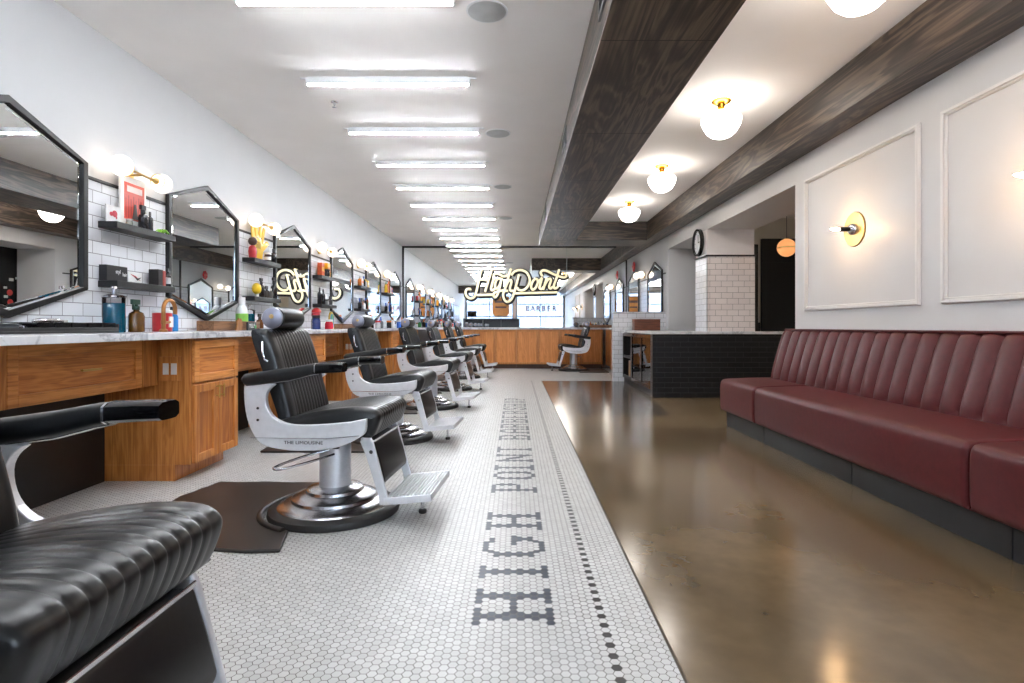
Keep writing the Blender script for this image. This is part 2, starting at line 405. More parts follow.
# strokes along a column sit on tiles, strokes along the room's width sit between two rows
dark = set()
bins = {}
for a, c in segs:
    lo, hi = min(a[1], c[1])-.06, max(a[1], c[1])+.06
    for q in range(int(lo/.2), int(hi/.2)+1): bins.setdefault(q, []).append((a, c))
def dseg(px, py, a, c):
    dx, dy = c[0]-a[0], c[1]-a[1]; L = dx*dx+dy*dy
    t = 0 if L == 0 else max(0, min(1, ((px-a[0])*dx+(py-a[1])*dy)/L))
    return math.hypot(px-a[0]-t*dx, py-a[1]-t*dy)
hv, hf, hm = [], [], []
sh = S*.915
hexo = [(sh*math.cos(PI/3*k), sh*math.sin(PI/3*k)) for k in range(6)]
def hex_area(x0, x1, y0, y1):
    k0 = int(math.ceil((x0-X0)/PX)); k1 = int(math.floor((x1-X0)/PX))
    for k in range(k0, k1+1):
        x = X0+k*PX; off = .5 if k % 2 == 0 else 0     # even columns carry pairs either side of a stroke
        r0 = int((y0-Y0)/PY)-1; r1 = int((y1-Y0)/PY)+1
        for r in range(r0, r1+1):
            y = Y0+(r+off)*PY
            if y < y0 or y > y1: continue
            mi = 0
            if 0 <= k <= 10:
                for a, c in bins.get(int(y/.2), ()):
                    if dseg(x, y, a, c) < T: mi = 1; break
            if k == 17 and r % 2 == 0 and y < 9.95: mi = 2
            n = len(hv)
            for dx, dy in hexo: hv.append((min(x+dx, x1), y+dy, 0))
            hf.append(tuple(range(n, n+6))); hm.append(mi)
hex_area(XL+.02, .456, .5, 9.83)
hex_area(XL+.02, 2.6, 9.83+.001, 12.75)
me = bpy.data.meshes.new('floor_mosaic'); me.from_pydata(hv, [], hf)
for k in ('hexw', 'hexb', 'hexk'): me.materials.append(M[k])
me.polygons.foreach_set('material_index', hm)
tag(bpy.data.objects.new('floor_mosaic', me), kind='structure'); COL.objects.link(bpy.data.objects['floor_mosaic'])

struct(MB().box(-2.9, 5.4, YF-.2, YB+.2, ZC, ZC+.1), 'ceiling', M['ceil'])
struct(MB().box(XL-.2, XL, YF, YB+.2, -.1, ZC), 'wall_left', M['wall'])
struct(MB().box(XL-.2, 5.4, YB, YB+.2, -.1, ZC), 'wall_back', M['wall'])
struct(MB().box(XL, XL+.012, -.2, YB-.04, .90, 1.863), 'wall_left_tile', M['tile'])
struct(MB().box(XL, XL+.022, -.2, YB-.04, 1.863, 1.883), 'trim_1', M['black'], .003)
XD = 3.24   # depth of the right wall's openings
w_ = MB().box(XR, XD, YF, 5.22, -.1, ZC).box(XR, XD, 5.22, 9.54, 2.27, ZC)
struct(w_, 'wall_right', M['panelw'])
struct(MB().box(XR, XD, 9.54, YB, -.1, ZC), 'wall_right_far', M['wall'])
struct(MB().box(XR, XD, 7.62, 8.08, -.1, 2.27), 'wall_column', M['colw'])
struct(MB().box(XR-.006, XD+.006, 7.612, 7.622, 0, 1.90), 'wall_column_tile_front', M['tile_col'])
struct(MB().box(XR-.008, XR+.004, 7.612, 8.086, 0, 1.90), 'wall_column_tile_side', M['tile'])
struct(MB().box(XR-.02, XD+.02, 7.60, 7.625, 1.90, 1.925).box(XR-.02, XR, 7.60, 8.09, 1.90, 1.925), 'trim_2', M['black'], .003)
struct(MB().box(XR-.012, XR, 9.9, YB-.04, .90, 1.863), 'wall_right_tile', M['tile'])
struct(MB().box(XR-.022, XR, 9.7, YB-.04, 1.863, 1.883), 'trim_3', M['black'], .003)
# the room beyond the openings
struct(MB().box(5.2, 5.4, 3.5, YB, -.1, ZC).box(XD, 5.4, 3.3, 3.5, -.1, ZC), 'wall_beyond_side', M['cream'])
struct(MB().box(XD, 5.2, 9.70, 9.9, -.1, ZC), 'wall_beyond_end', M['cream'])
o = struct(MB().box(4.23, 5.0, 9.62, 9.70, .0, 2.05).box(4.23, 5.0, 9.64, 9.70, 2.05, 2.46), 'door_1', M['black'], .004)
MB().box(4.17, 4.21, 9.66, 9.70, 0, 1.02).build('door_stop', M['black'], o)
# sticker covered black cooler against the end wall
t = thing('drinks_cooler', 'black cooler covered in red and white stickers behind the desk', 'cooler', (3.62, 9.40, 0))
MB().box(-.36, .36, -.2, .28, 0, 2.3).build('body', M['black_gloss'], t, .01)
for (y, z, r) in ((.03, 1.36, .05), (.02, 1.52, .05)):
    MB().lathe([(.001, -.368), (r, -.368), (r, -.36)], (0, y, z), 'X', 20).build('sticker', pm((200, 52, 48)), t)['label'] = 'round red sticker'
for (y, z, r) in ((.05, 1.74, .04), (.16, 1.77, .03), (-.05, 1.45, .035), (-.06, 1.60, .03), (.15, 1.20, .03)):
    MB().box(-.365, -.36, y-r, y+r, z-r*.6, z+r*.6).build('sticker', pm((200, 205, 200)), t)['label'] = 'white sticker'
for (x, z, r) in ((-.1, 1.05, .07), (.1, 1.6, .05)):
    MB().lathe([(.001, -.206), (r, -.206), (r, -.2)], (x, 0, z), 'Y', 20).build('sticker', pm((200, 52, 48)), t)['label'] = 'round red sticker'

# front of the shop, behind the camera (seen in the mirrors)
fw = MB().box(XL-.2, 5.4, YF-.2, YF, -.1, .35).box(XL-.2, 5.4, YF-.2, YF, 2.76, ZC)
for a, c in ((XL-.2, -2.58), (-.10, .05), (2.55, 5.4)): fw.box(a, c, YF-.2, YF, .35, 2.76)
struct(fw, 'wall_front', M['wall'])
for n_, (a, c) in enumerate(((-2.58, -.10), (.05, 2.55))):
    wb = MB().box(a, a+.05, YF-.12, YF-.04, .35, 2.76).box(c-.05, c, YF-.12, YF-.04, .35, 2.76)
    wb.box(a, c, YF-.12, YF-.04, .35, .40).box(a, c, YF-.12, YF-.04, 2.71, 2.76)
    for z in (1.45, 2.1): wb.box(a, c, YF-.11, YF-.05, z-.02, z+.02)
    wb.box((a+c)/2-.02, (a+c)/2+.02, YF-.11, YF-.05, .35, 2.76)
    o = struct(wb, 'window_%d' % (n_+1), M['frame'])
    MB().box(a+.04, c-.04, YF-.085, YF-.079, .38, 2.73).build('window_glass', M['glass'], o)
    if n_ == 1:
        for i, ch in enumerate('BARBER'):
            text(ch, .40, 'painted_letter', pm((96, 40, 32)), o, (.64+i*.28, YF-.045, 1.86), (PI/2, 0, 0), .002, sx=.9, bold=.012)
struct(MB().box(-6, 8, YF-8, YF-.2, -.2, -.12), 'exterior_pavement', pm((205, 203, 200), .8))
ex = MB().box(-14, 16, YF-9.4, YF-9, -.2, 4.2)  # dark facade added so the mirrored windows do not wash out
tag(ex.build('added_street_building', brick('blue_grey_facade', (42, 50, 64), (54, 62, 78), (72, 78, 88), plane='XZ', bw=1.6, rh=.9, ms=.06, rough=.8)), 'blue grey building across the street, added to tone down the mirrored windows', 'building')

# ------------------------------------------------------------------ ceiling beams
struct(MB().box(.453, 1.082, YF, 10.75, 2.485, ZC), 'ceiling_beam_centre', M['beam'], .003)
struct(MB().box(2.347, XR, YF, YB, 2.494, ZC), 'ceiling_beam_right', M['beam'], .003)
struct(MB().box(1.082, 2.347, 10.0, 10.75, 2.485, ZC), 'ceiling_beam_cross', M['beam_x'], .003)
struct(MB().box(XL, .453, -.3, .15, 2.485, ZC), 'ceiling_beam_front', M['beam_x'], .003)
# board joints on the underside of the big beam
j = MB()
for y in (1.55, 3.0, 4.45, 5.9, 7.35, 8.8, 10.0): j.box(.456, 1.079, y-.0025, y+.0025, 2.4838, 2.486)
struct(j, 'ceiling_beam_joints', M['black'])
# air grilles on the big beam's side
for n_, (y, w) in enumerate(((2.72, .55), (5.15, .34), (8.4, .34))):
    t = thing('air_vent', ['long slotted air vent in the side of the dark beam, nearest the front', 'middle slotted air vent in the side of the dark beam', 'far slotted air vent in the side of the dark beam'][n_], 'vent', (.453, y, 2.66))
    MB().ring([(-w/2, -.08), (w/2, -.08), (w/2, .08), (-w/2, .08)], [(-w/2+.02, -.055), (w/2-.02, -.055), (w/2-.02, .055), (-w/2+.02, .055)], -.012, 0, 'YZ').build('frame', pm((120, 120, 120), .4, .6), t)
    MB().box(-.003, 0, -w/2+.02, w/2-.02, -.055, .055).build('backing', M['black'], t)
    s_ = MB()
    for k in range(5): s_.box(-.010, -.003, -w/2+.02, w/2-.02, -.045+k*.022, -.041+k*.022)
    s_.build('slat', pm((95, 95, 95), .4, .6), t)

# ------------------------------------------------------------------ ceiling fixtures
for k in range(-2, 10):
    y = 3.15+1.062*k
    if k >= 0: lab = '%s ceiling tube light from the front' % ORD[k] if k < 9 else 'last ceiling tube light, nearest the far mirror'
    else: lab = ['tube light just outside the picture above the second chair', 'tube light just outside the picture above the first chair'][k+1]
    if k == 0: t0 = t = thing('tube_light', lab, 'tube light', (-.952, y, ZC), 0, 'ceiling tube lights'); 
    if k == -2:
        t0 = thing('tube_light', lab, 'tube light', (-.952, y, ZC), 0, 'ceiling tube lights')
        MB().box(-.60, .60, -.026, .026, -.050, 0).build('housing', M['plastic'], t0, .003)
        MB().lathe([(.014, -.60), (.014, .60)], (0, 0, -.0475), 'X', 14).build('tube', M['tube'], t0, smooth=40)
        for s_ in (-1, 1):
            MB().box(min(s_*.60, s_*.615), max(s_*.60, s_*.615), -.018, .018, -.062, 0).build('end_cap', M['plastic'], t0, .003)
            MB().box(min(s_*.66, s_*.615), max(s_*.66, s_*.615), -.006, .006, -.01, 0).build('connector', M['plastic'], t0)
        src = t0
    elif k != 0: copy_thing(src, (-.952, y, ZC), 0, lab)
    else:
        bpy.data.objects.remove(t); copy_thing(src, (-.952, y, ZC), 0, lab)
for n_, y in enumerate((3.32, 5.42, 7.5, 9.68)):
    if n_ == 0:
        t = src = thing('ceiling_speaker', 'large round grey ceiling speaker beside the first tube light', 'speaker', (-.167, y, ZC), 0, 'round ceiling speakers')
        MB().lathe([(.108, -.006), (.122, -.005), (.124, 0)], n=40).build('rim', M['plastic'], t, smooth=40)
        MB().lathe([(.001, -.009), (.10, -.009), (.112, -.006)], n=40).build('grille', M['grille'], t, smooth=40)
    else: copy_thing(src, (-.167, y, ZC), 0, ['round ceiling speaker beside the third tube light', 'round ceiling speaker beside the fifth tube light', 'round ceiling speaker beside the seventh tube light, the farthest'][n_-1])
t = thing('sprinkler', 'small ceiling sprinkler head between the tube lights and left wall', 'sprinkler', (-1.50, 4.66, ZC))
MB().lathe([(.03, 0), (.03, -.006), (.012, -.01), (.010, -.03), (.004, -.032), (.004, -.045)], n=16).build('body', M['chrome'], t, smooth=40)
MB().lathe([(.001, -.045), (.018, -.046), (.018, -.048), (.001, -.048)], n=16).build('deflector', M['chrome'], t)
gp = [(.055, 0), (.058, -.01), (.095, -.028), (.140, -.042), (.158, -.062), (.160, -.080), (.154, -.092), (.156, -.102), (.142, -.135), (.138, -.140), (.118, -.175), (.085, -.205), (.045, -.222), (.001, -.228)]
for n_, y in enumerate((.9, 2.77, 4.64, 6.52, 8.39)):
    lab = ['schoolhouse ceiling light outside the picture over the bench', 'largest schoolhouse ceiling light, cut by the top edge of the photo', 'white schoolhouse globe light, second from the front', 'white schoolhouse globe light, third from the front', 'farthest white schoolhouse globe light, before the cross beam'][n_]
    if n_ == 0:
        t = src = thing('schoolhouse_light', lab, 'ceiling light', (1.70, y, ZC), 0, 'brass and opal ceiling lights')
        MB().lathe([(.001, 0), (.078, 0), (.078, -.010), (.07, -.02), (.035, -.034), (.026, -.06), (.034, -.072), (.06, -.085), (.062, -.092), (.001, -.092)], n=32).build('canopy', M['gold'], t, smooth=35)
        MB().lathe([(r, z-.085) for r, z in gp], n=44).build('glass_shade', M['opal'], t, smooth=60)
    else: copy_thing(src, (1.70, y, ZC), 0, lab)
copy_thing(src, (4.35, 5.6, ZC), 0, 'added unseen schoolhouse ceiling light brightening the room beyond the opening')  # extra lamp out of sight, added because the back room was dark

# ------------------------------------------------------------------ hexagonal mirrors
def hexpts(w, zs, zt, zb0, zb, inset=0):
    """house-ended hexagon (y,z): half width w, shoulders zs / zb0, tips zt / zb"""
    i = inset; k = i*.35
    return [(-w+i, zs-k), (0, zt-i*1.12), (w-i, zs-k), (w-i, zb0+k), (0, zb+i*1.12), (-w+i, zb0+k)]
def hex_mirror(y, side, label, deep=.030):
    """side=-1: on the left wall facing +X; side=+1: on the right wall facing -X"""
    x = XL+.012 if side < 0 else XR-.012
    t = thing('hexagonal_mirror', label, 'mirror', (x, y, 0), 0 if side < 0 else PI, 'hexagonal barber mirrors')
    A = (.535, 1.95, 2.145, 1.18, 1.0)
    MB().ring(hexpts(*A), hexpts(*A, inset=.036), 0, deep, 'YZ').build('frame', M['frame'], t, .003)
    MB().prism(hexpts(*A, inset=.032), .006, .014, 'YZ').build('glass', M['mirror'], t)
    o_, i_ = hexpts(*A, inset=.036), hexpts(*A, inset=.062)
    bv = MB(); n = 6
    vs = [(.0145, p[0], p[1]) for p in o_]+[(.018, p[0], p[1]) for p in i_]
    bv.add(vs+[(.0142, p[0], p[1]) for p in o_]+[(.0142, p[0], p[1]) for p in i_],
           [(i, (i+1) % n, (i+1) % n+n, i+n) for i in range(n)]+[(i+2*n, i+3*n, (i+1) % n+3*n, (i+1) % n+2*n) for i in range(n)]
           + [(i+n, (i+1) % n+n, (i+1) % n+3*n, i+3*n) for i in range(n)])
    bv.build('bevelled_edge', M['mirror'], t)
    return t
P = 1.866
MY = [2.88+P*k for k in range(6)]
for k, y in enumerate(MY):
    hex_mirror(y, -1, ['black framed hexagonal mirror cut by the left edge of the photo', 'black framed hexagonal mirror, second along the left wall', 'hexagonal mirror behind the second barber chair, reflecting the script sign', 'hexagonal mirror, fourth along the left wall', 'hexagonal mirror, fifth along the left wall', 'last hexagonal mirror on the left wall, beside the far mirror'][k])
ma = hex_mirror(10.38, 1, 'hexagonal mirror on the right wall above the half wall')
mb_ = hex_mirror(12.24, 1, 'hexagonal mirror on the right wall with a red flower on top')
t = thing('red_paper_flower', 'red paper flower fixed on the peak of the right wall mirror', 'decoration', (XR-.05, 12.10, 2.16))
f_ = MB()
for k in range(7):
    a = 2*PI*k/7; f_.sphere((0, .07*math.cos(a), .075+.07*math.sin(a)), .045, 10, .35)
f_.build('petals', pm((214, 60, 66)), t, smooth=60)
MB().sphere((-.02, 0, .075), .03, 10, .6).build('centre', pm((240, 120, 110)), t, smooth=60)

# wide mirror over the back counter, in two panes
t = thing('wall_mirror', 'huge black edged mirror covering the end wall', 'mirror', (0, YB, 0))
MB().box(XL+.04, 1.198, -.012, 0, .93, ZC-.035).build('pane', M['mirror'], t)
MB().box(1.202, XR-.02, -.012, 0, .93, ZC-.035).build('pane', M['mirror'], t)
MB().box(XL, XL+.045, -.03, 0, .92, ZC).box(XL, XR, -.03, 0, ZC-.04, ZC).box(XR-.03, XR, -.03, 0, .92, 2.49).build('frame', M['frame'], t)
MB().box(1.196, 1.204, -.014, -.011, .93, ZC-.04).build('seam', pm((200, 205, 205), .2), t)

# ------------------------------------------------------------------ script sign on the far mirror
t = thing('script_sign', 'glowing cream script sign reading High Point on the far mirror', 'sign', (0, YB-.012, 0))
ys = YB-.07; K = ys/f_px
def A_(x, y): return ((455+x/11.38-cx)*K, 0, H-(260+y/11.38-cy)*K)
def B_(x, y): return ((510+x/10.51-cx)*K, 0, H-(255+y/10.51-cy)*K)
letters = [
 ('letter', [[A_(*p) for p in ((172,332),(135,335),(120,370),(135,415),(180,438),(222,415),(245,350),(268,250),(285,170),(304,112))],
             [A_(*p) for p in ((418,112),(385,220),(362,300),(345,352))], [A_(*p) for p in ((250,232),(310,222),(375,232))]]),
 ('letter', [[A_(*p) for p in ((436,225),(415,300),(412,335),(430,345),(455,325))]]),
 ('letter', [[A_(*p) for p in ((525,215),(490,212),(462,250),(458,310),(480,325),(510,280),(530,215))],
             [A_(*p) for p in ((530,215),(508,310),(485,390),(458,424),(438,408),(446,378),(490,358),(548,345))]]),
 ('letter', [[A_(*p) for p in ((436,178),(455,158),(500,160),(550,185),(600,175),(622,140),(634,108))],
             [A_(*p) for p in ((634,108),(600,220),(563,352))], [A_(*p) for p in ((580,300),(605,245),(635,228),(642,255),(625,320),(635,350),(655,350))]]),
 ('letter', [[B_(*p) for p in ((92,212),(70,300),(45,390),(15,465),(-25,492),(-58,470),(-72,425),(-62,385),(-30,375))],
             [B_(*p) for p in ((20,205),(50,172),(110,158),(170,180),(203,235),(205,290),(175,345),(130,372),(90,365),(78,345))]]),
 ('letter', [[B_(*p) for p in ((262,250),(235,285),(222,335),(240,365),(272,340),(292,290),(285,255),(262,250))]]),
 ('letter', [[B_(*p) for p in ((292,290),(318,260),(334,245),(318,310),(310,345),(330,358),(352,335))]]),
 ('letter', [[B_(*p) for p in ((385,245),(368,300),(352,358))], [B_(*p) for p in ((362,325),(390,270),(418,248),(430,268),(412,330),(425,352),(448,335))]]),
 ('letter', [[B_(*p) for p in ((515,160),(490,240),(462,320),(468,350),(492,345),(512,318))],
             [B_(*p) for p in ((335,215),(322,185),(345,162),(390,168),(450,198),(510,222),(565,235),(592,222),(585,195))]]),
 ('underline', [[A_(258,400), A_(420,396)]]), ('underline', [[B_(60,404), B_(490,393)]]),
]
back = MB()
for nm, strokes in letters:
    mb = MB()
    for s_ in strokes:
        q = spline(s_, 5) if len(s_) > 2 else s_
        mb.tube([(p[0], -.058, p[2]) for p in q], .027, 8)
        for p0 in (q[0], q[-1]): mb.sphere((p0[0], -.058, p0[2]), .027, 10)
        back.tube([(p[0]+.010, -.03, p[2]-.012) for p in q], .060, 8)
    mb.build(nm, M['neon'], t, smooth=60)
for v_ in range(len(back.v)):
    p = back.v[v_]; back.v[v_] = (p[0], -.03+(p[1]+.03)*.4, p[2])
back.build('backing', M['black'], t, smooth=60)['label'] = 'black outline behind the script'

# ------------------------------------------------------------------ cabinets
def shaker(mb, y0, y1, z0, z1, x, fw=.05, d=.02, rec=.010):
    """frame and recessed panel facing +X, front face at x"""
    mb.box(x-d, x, y0, y0+fw, z0, z1).box(x-d, x, y1-fw, y1, z0, z1)
    mb.box(x-d, x, y0+fw, y1-fw, z0, z0+fw).box(x-d, x, y0+fw, y1-fw, z1-fw, z1)
    return mb
def shaker_p(y0, y1, z0, z1, x, par, fw=.05, mat='oak_p'):
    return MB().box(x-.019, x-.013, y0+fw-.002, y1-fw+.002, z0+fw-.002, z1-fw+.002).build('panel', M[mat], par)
def shaker_y(mb, x0, x1, z0, z1, y, fw=.05, d=.02, rec=.010):
    mb.box(x0, x0+fw, y, y+d, z0, z1).box(x1-fw, x1, y, y+d, z0, z1)
    mb.box(x0+fw, x1-fw, y, y+d, z0, z0+fw).box(x0+fw, x1-fw, y, y+d, z1-fw, z1)
    return mb
XF = -1.99
tower = None
TY = [1.898+P*k for k in range(7)]
for k, y in enumerate(TY):
    if y+.29 > YB-.4: break
    lab = ['oak base cabinet at the left edge of the photo beside the first knee space',
           'oak base cabinet with white outlets on its side, behind the second chair',
           'oak base cabinet between second and third barber chairs', 'oak base cabinet between third and fourth barber chairs',
           'oak base cabinet between fourth and fifth barber chairs', 'oak base cabinet between fifth and sixth barber chairs'][k]
    if tower is None:
        t = tower = thing('base_cabinet', lab, 'cabinet', (0, y, 0), 0, 'oak base cabinets along the left wall')
        MB().box(XL+.02, XF-.021, -.287, .287, .10, .882).box(XL+.02, XF-.115, -.287, .287, 0, .10).build('body', M['oak'], t, .002)
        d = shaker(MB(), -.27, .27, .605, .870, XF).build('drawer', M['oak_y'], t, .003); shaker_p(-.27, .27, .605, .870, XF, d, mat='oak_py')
        for s_ in (-1, 1):
            a, c = (-.27, -.003) if s_ < 0 else (.003, .27)
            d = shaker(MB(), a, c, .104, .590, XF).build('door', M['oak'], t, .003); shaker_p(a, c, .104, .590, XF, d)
            MB().tube([(XF, -.03*-s_*1.0, .50), (XF+.025, .03*s_, .50)], .004, 8).tube([(XF, .03*s_, .56), (XF+.025, .03*s_, .56)], .004, 8).tube([(XF+.025, .03*s_, .485), (XF+.025, .03*s_, .575)], .005, 8).build('handle', M['brass'], d, smooth=40)
    else: t = copy_thing(tower, (0, y, 0), 0, lab)
    if k in (1, 2, 3):
        pl = MB().box(-2.20, -2.06, -.297, -.288, .62, .77).build('outlet_board', M['oak'], t, .002)
        for x in (-2.155, -2.105):
            MB().box(x-.018, x+.018, -.302, -.297, .66, .73).build('outlet', M['plastic'], pl, .002)
# drawers hanging under the counter between the cabinets
XK = -2.21
ap = None
for k in range(0, 6):
    y = 2.831+P*k
    lab = ['oak drawer under the counter behind the first chair arm', 'oak drawer under the counter behind the second chair back', 'oak drawer under the counter at the third chair', 'oak drawer under the counter at the fourth chair', 'oak drawer under the counter at the fifth chair', 'oak drawer under the counter at the sixth chair'][k]
    if ap is None:
        t = ap = thing('counter_drawer', lab, 'drawer', (0, y, 0), 0, 'shallow oak drawers under the counter')
        MB().box(XL+.1, XK-.021, -.640, .640, .62, .882).build('body', M['oak_y'], t)
        d = shaker(MB(), -.385, .50, .596, .876, XK, .055).build('drawer_front', M['oak_y'], t, .003); shaker_p(-.385, .50, .596, .876, XK, d, .055, 'oak_py')
        for a, c in ((.505, .640), (-.640, -.39)): MB().box(XK-.02, XK, a, c, .596, .876).build('filler_board', M['oak'], t)
        MB().tube([(XK, .03, .735), (XK+.03, .03, .735)], .005, 8).tube([(XK, .10, .735), (XK+.03, .10, .735)], .005, 8).tube([(XK+.03, .0, .735), (XK+.03, .13, .735)], .006, 8).build('handle', M['brass'], d, smooth=40)
        MB().box(XL+.09, XL+.099, -.640, .640, 0, .62).build('back_panel', M['black'], t)
    else: copy_thing(ap, (0, y, 0), 0, lab)
ct = MB().box(XL+.012, -1.965, .2, 12.60, .883, .921).box(XL+.012, -1.965, 12.60, YB-.03, .883, .921)
tag(ct.build('countertop', M['marble'], None, .003), 'white marble countertop running along the left wall', 'countertop')
tag(MB().box(-1.963, XR-.64, 12.60, YB-.03, .883, .921).build('countertop', M['marble'], None, .003), 'white marble countertop along the end wall under the far mirror', 'countertop')
tag(MB().box(XR-.637, XR-.012, 9.86, YB-.03, .883, .921).build('countertop', M['marble'], None, .003), 'white marble countertop behind the half wall on the right', 'countertop')
bc = None
for k in range(8):
    x = -1.67+.485*k
    if bc is None:
        t = bc = thing('end_cabinet', '', 'cabinet', (x, 12.62, 0), 0, 'oak cabinets below the far mirror')
        MB().box(-.242, .242, .021, .44, .10, .882).build('body', M['oak'], t)
        MB().box(-.242, .242, .08, .44, 0, .10).build('kickboard', pm((70, 42, 26)), t)
        d = shaker_y(MB(), -.234, .234, .108, .870, 0, .035).build('door', M['oak'], t, .003)
        MB().box(-.204, .204, .013, .019, .138, .839).build('panel', M['oak_e'], d)
    else: t = copy_thing(bc, (x, 12.62, 0), 0, '')
    t['label'] = ['oak cabinet hidden at the left corner below the far mirror', 'oak cabinet door behind the farthest left chair back', 'oak cabinet below the far mirror beside the last left chair', 'third full oak cabinet from the left below the far mirror',
                  'middle oak cabinet below the far mirror, beneath the letter o', 'oak cabinet left of the lone right chair', 'oak cabinet directly behind the lone right chair', 'rightmost oak cabinet below the far mirror, beside the half wall'][k]
rc = None
for k in range(4):
    y = 10.3+.62*k
    if rc is None:
        t = rc = thing('side_cabinet', '', 'cabinet', (XR-.60, y, 0), PI, 'oak cabinets behind the half wall')
        MB().box(-.57, -.021, -.305, .305, .1, .882).box(-.57, -.1, -.305, .305, 0, .1).build('body', M['oak'], t)
        d = shaker(MB(), -.30, .30, .105, .872, 0).build('door', M['oak'], t, .002); shaker_p(-.30, .30, .105, .872, 0, d)
    else: t = copy_thing(rc, (XR-.60, y, 0), PI, '')
    t['label'] = 'oak side cabinet behind the half wall, %s from it' % ORD[k]

# ------------------------------------------------------------------ barber chair
def make_chair(label, loc, rz):
    t = thing('barber_chair', label, 'barber chair', loc, rz, 'black leather barber chairs')
    MB().lathe([(.27, 0), (.324, .002), (.328, .014), (.322, .034), (.300, .046), (.27, .048)], n=56).build('rubber_rim', M['rubber'], t, smooth=40)
    MB().lathe([(.285, .044), (.278, .052), (.245, .066), (.215, .074), (.212, .086), (.205, .092), (.165, .104), (.145, .110), (.142, .124), (.134, .130), (.10, .136), (.085, .140)], n=56).build('base', M['satin'], t, smooth=28)
    MB().lathe([(.079, .13), (.079, .41)], n=36).build('column', M['alu'], t, smooth=40)
    MB().box(-.12, .16, -.12, .12, .40, .432).box(-.04, .05, -.262, .262, .405, .43).build('seat_bracket', M['black'], t, .004)
    pl = MB().box(.02, .05, -.088, -.07, .34, .395).build('pump_lever', M['black'], t)
    lv = [(.0, -.08, .335), (-.08, -.12, .318), (-.16, -.19, .298), (-.20, -.245, .284), (-.18, -.27, .280), (-.13, -.25, .284), (-.04, -.17, .300), (.03, -.09, .315)]
    MB().tube(spline(lv, 4), .0065, 8).build('lever_handle', M['chrome'], pl, smooth=60)
    # seat
    fr = spline([(-.19, .475), (-.18, .505), (-.10, .530), (.05, .560), (.18, .574), (.265, .570), (.305, .548), (.312, .515), (.290, .455), (.275, .435)], 4)
    bk = [(-.19+(.45)*i/(len(fr)-1), .455-.02*i/(len(fr)-1)) for i in range(len(fr))]
    MB().surf(fr, bk, .262, .055, .038, .0045, .032).build('seat', M['leather'], t, smooth=62)
    # backrest
    fr = spline([(-.115, .47), (-.128, .56), (-.165, .70), (-.205, .84), (-.235, .915), (-.258, .942), (-.285, .948)], 4)
    bk = spline([(-.175, .47), (-.20, .56), (-.25, .70), (-.300, .84), (-.318, .90), (-.322, .925), (-.318, .94)], 4)
    fr, bk = fr[::-1], bk[::-1]
    b_ = MB().surf(fr, bk, 0.235, .055, .034, .005, .030).build('backrest', M['leather'], t, smooth=62)
    for s_ in (-1, 1):
        MB().tube([(-.265, s_*.236, .885), (-.262, s_*.243, .84), (-.252, s_*.243, .80), (-.235, s_*.240, .79)], .006, 8).build('recline_lever', M['chrome'], b_, smooth=60)
    # headrest
    hp = [(.001, -.118), (.040, -.118), (.052, -.112), (.056, -.08), (.057, 0), (.056, .08), (.052, .112), (.040, .118), (.001, .118)]
    h_ = MB().lathe(hp, (-.268, 0, 1.0), 'Y', 26)
    hd = h_.build('headrest', M['leather'], t, smooth=50)
    for s_ in (-1, 1):
        MB().lathe([(.001, s_*.132), (.042, s_*.132), (.052, s_*.126), (.053, s_*.112)], (-.275, 0, 1.0), 'Y', 26).build('end_cap', M['cap'], hd, smooth=40)
        MB().lathe([(.001, s_*.137), (.010, s_*.137), (.012, s_*.132)], (-.275, 0, 1.008), 'Y', 12).build('screw', M['brass'], hd)
    for b0 in (-.05, .03): MB().box(-.30, -.285, b0, b0+.02, .91, .97).build('headrest_bracket', M['chrome'], t)
    # side plates and arms
    outer = [(-.255, .70), (-.312, .695), (-.318, .62), (-.305, .53), (-.275, .455), (-.235, .41), (-.17, .388), (-.06, .377), (.06, .383), (.15, .402), (.23, .44), (.262, .47), (.266, .53)]
    inner = [(.19, .514), (.08, .503), (-.045, .497), (-.12, .505), (-.175, .532), (-.205, .575), (-.213, .625), (-.20, .66), (-.17, .685)]
    prof = spline(outer, 3)+spline(inner, 3)
    for s_ in (-1, 1):
        y0 = s_*.292
        sp_ = MB().prism(prof, y0-.014, y0+.014, 'XZ').build('side_plate', M['alu'], t, .004)
        rd = MB().loft([(-.285, .437, .002, .002), (-.1, .436, .003, .003), (.08, .437, .003, .003), (.235, .452, .002, .002)], y0+s_*.015, 6).build('ridge', M['chrome'], sp_)
        for zz in (.52, .575): MB().lathe([(.001, s_*.018), (.006, s_*.018), (.007, s_*.012)], (-.25, y0-s_*.001, zz), 'Y', 10).build('screw', M['black'], sp_)
        tx = text('THE LIMOUSINE', .021, 'lettering', M['black'], sp_, (-.03, y0+s_*.0155, .416), (PI/2, 0, 0 if s_ < 0 else PI), .0008, sx=1.25)
        arm = [(-.315, .70, .034, .02), (-.305, .707, .038, .030), (-.24, .715, .038, .031), (-.10, .735, .038, .030), (.0, .757, .038, .026), (.035, .762, .038, .024)]
        MB().loft(arm, y0, 16).build('armrest', M['leather'], t, smooth=45)
        tip = [(.03, .762, .040, .024), (.10, .766, .040, .023), (.15, .767, .040, .022), (.160, .767, .038, .021)]
        tp = MB().loft(tip, y0, 16, 5).build('arm_tip', M['black_gloss'], t, smooth=45)
        MB().loft([(.030, .762, .0412, .0252), (.036, .762, .0412, .0252)], y0, 16, 5).build('chrome_trim', M['chrome'], tp, smooth=45)
        MB().loft([(-.29, .684, .018, .005), (-.20, .692, .018, .006), (-.10, .704, .016, .005), (-.01, .728, .014, .006), (.03, .735, .014, .004)], y0, 8).build('arm_rail', M['chrome'], t, smooth=45)
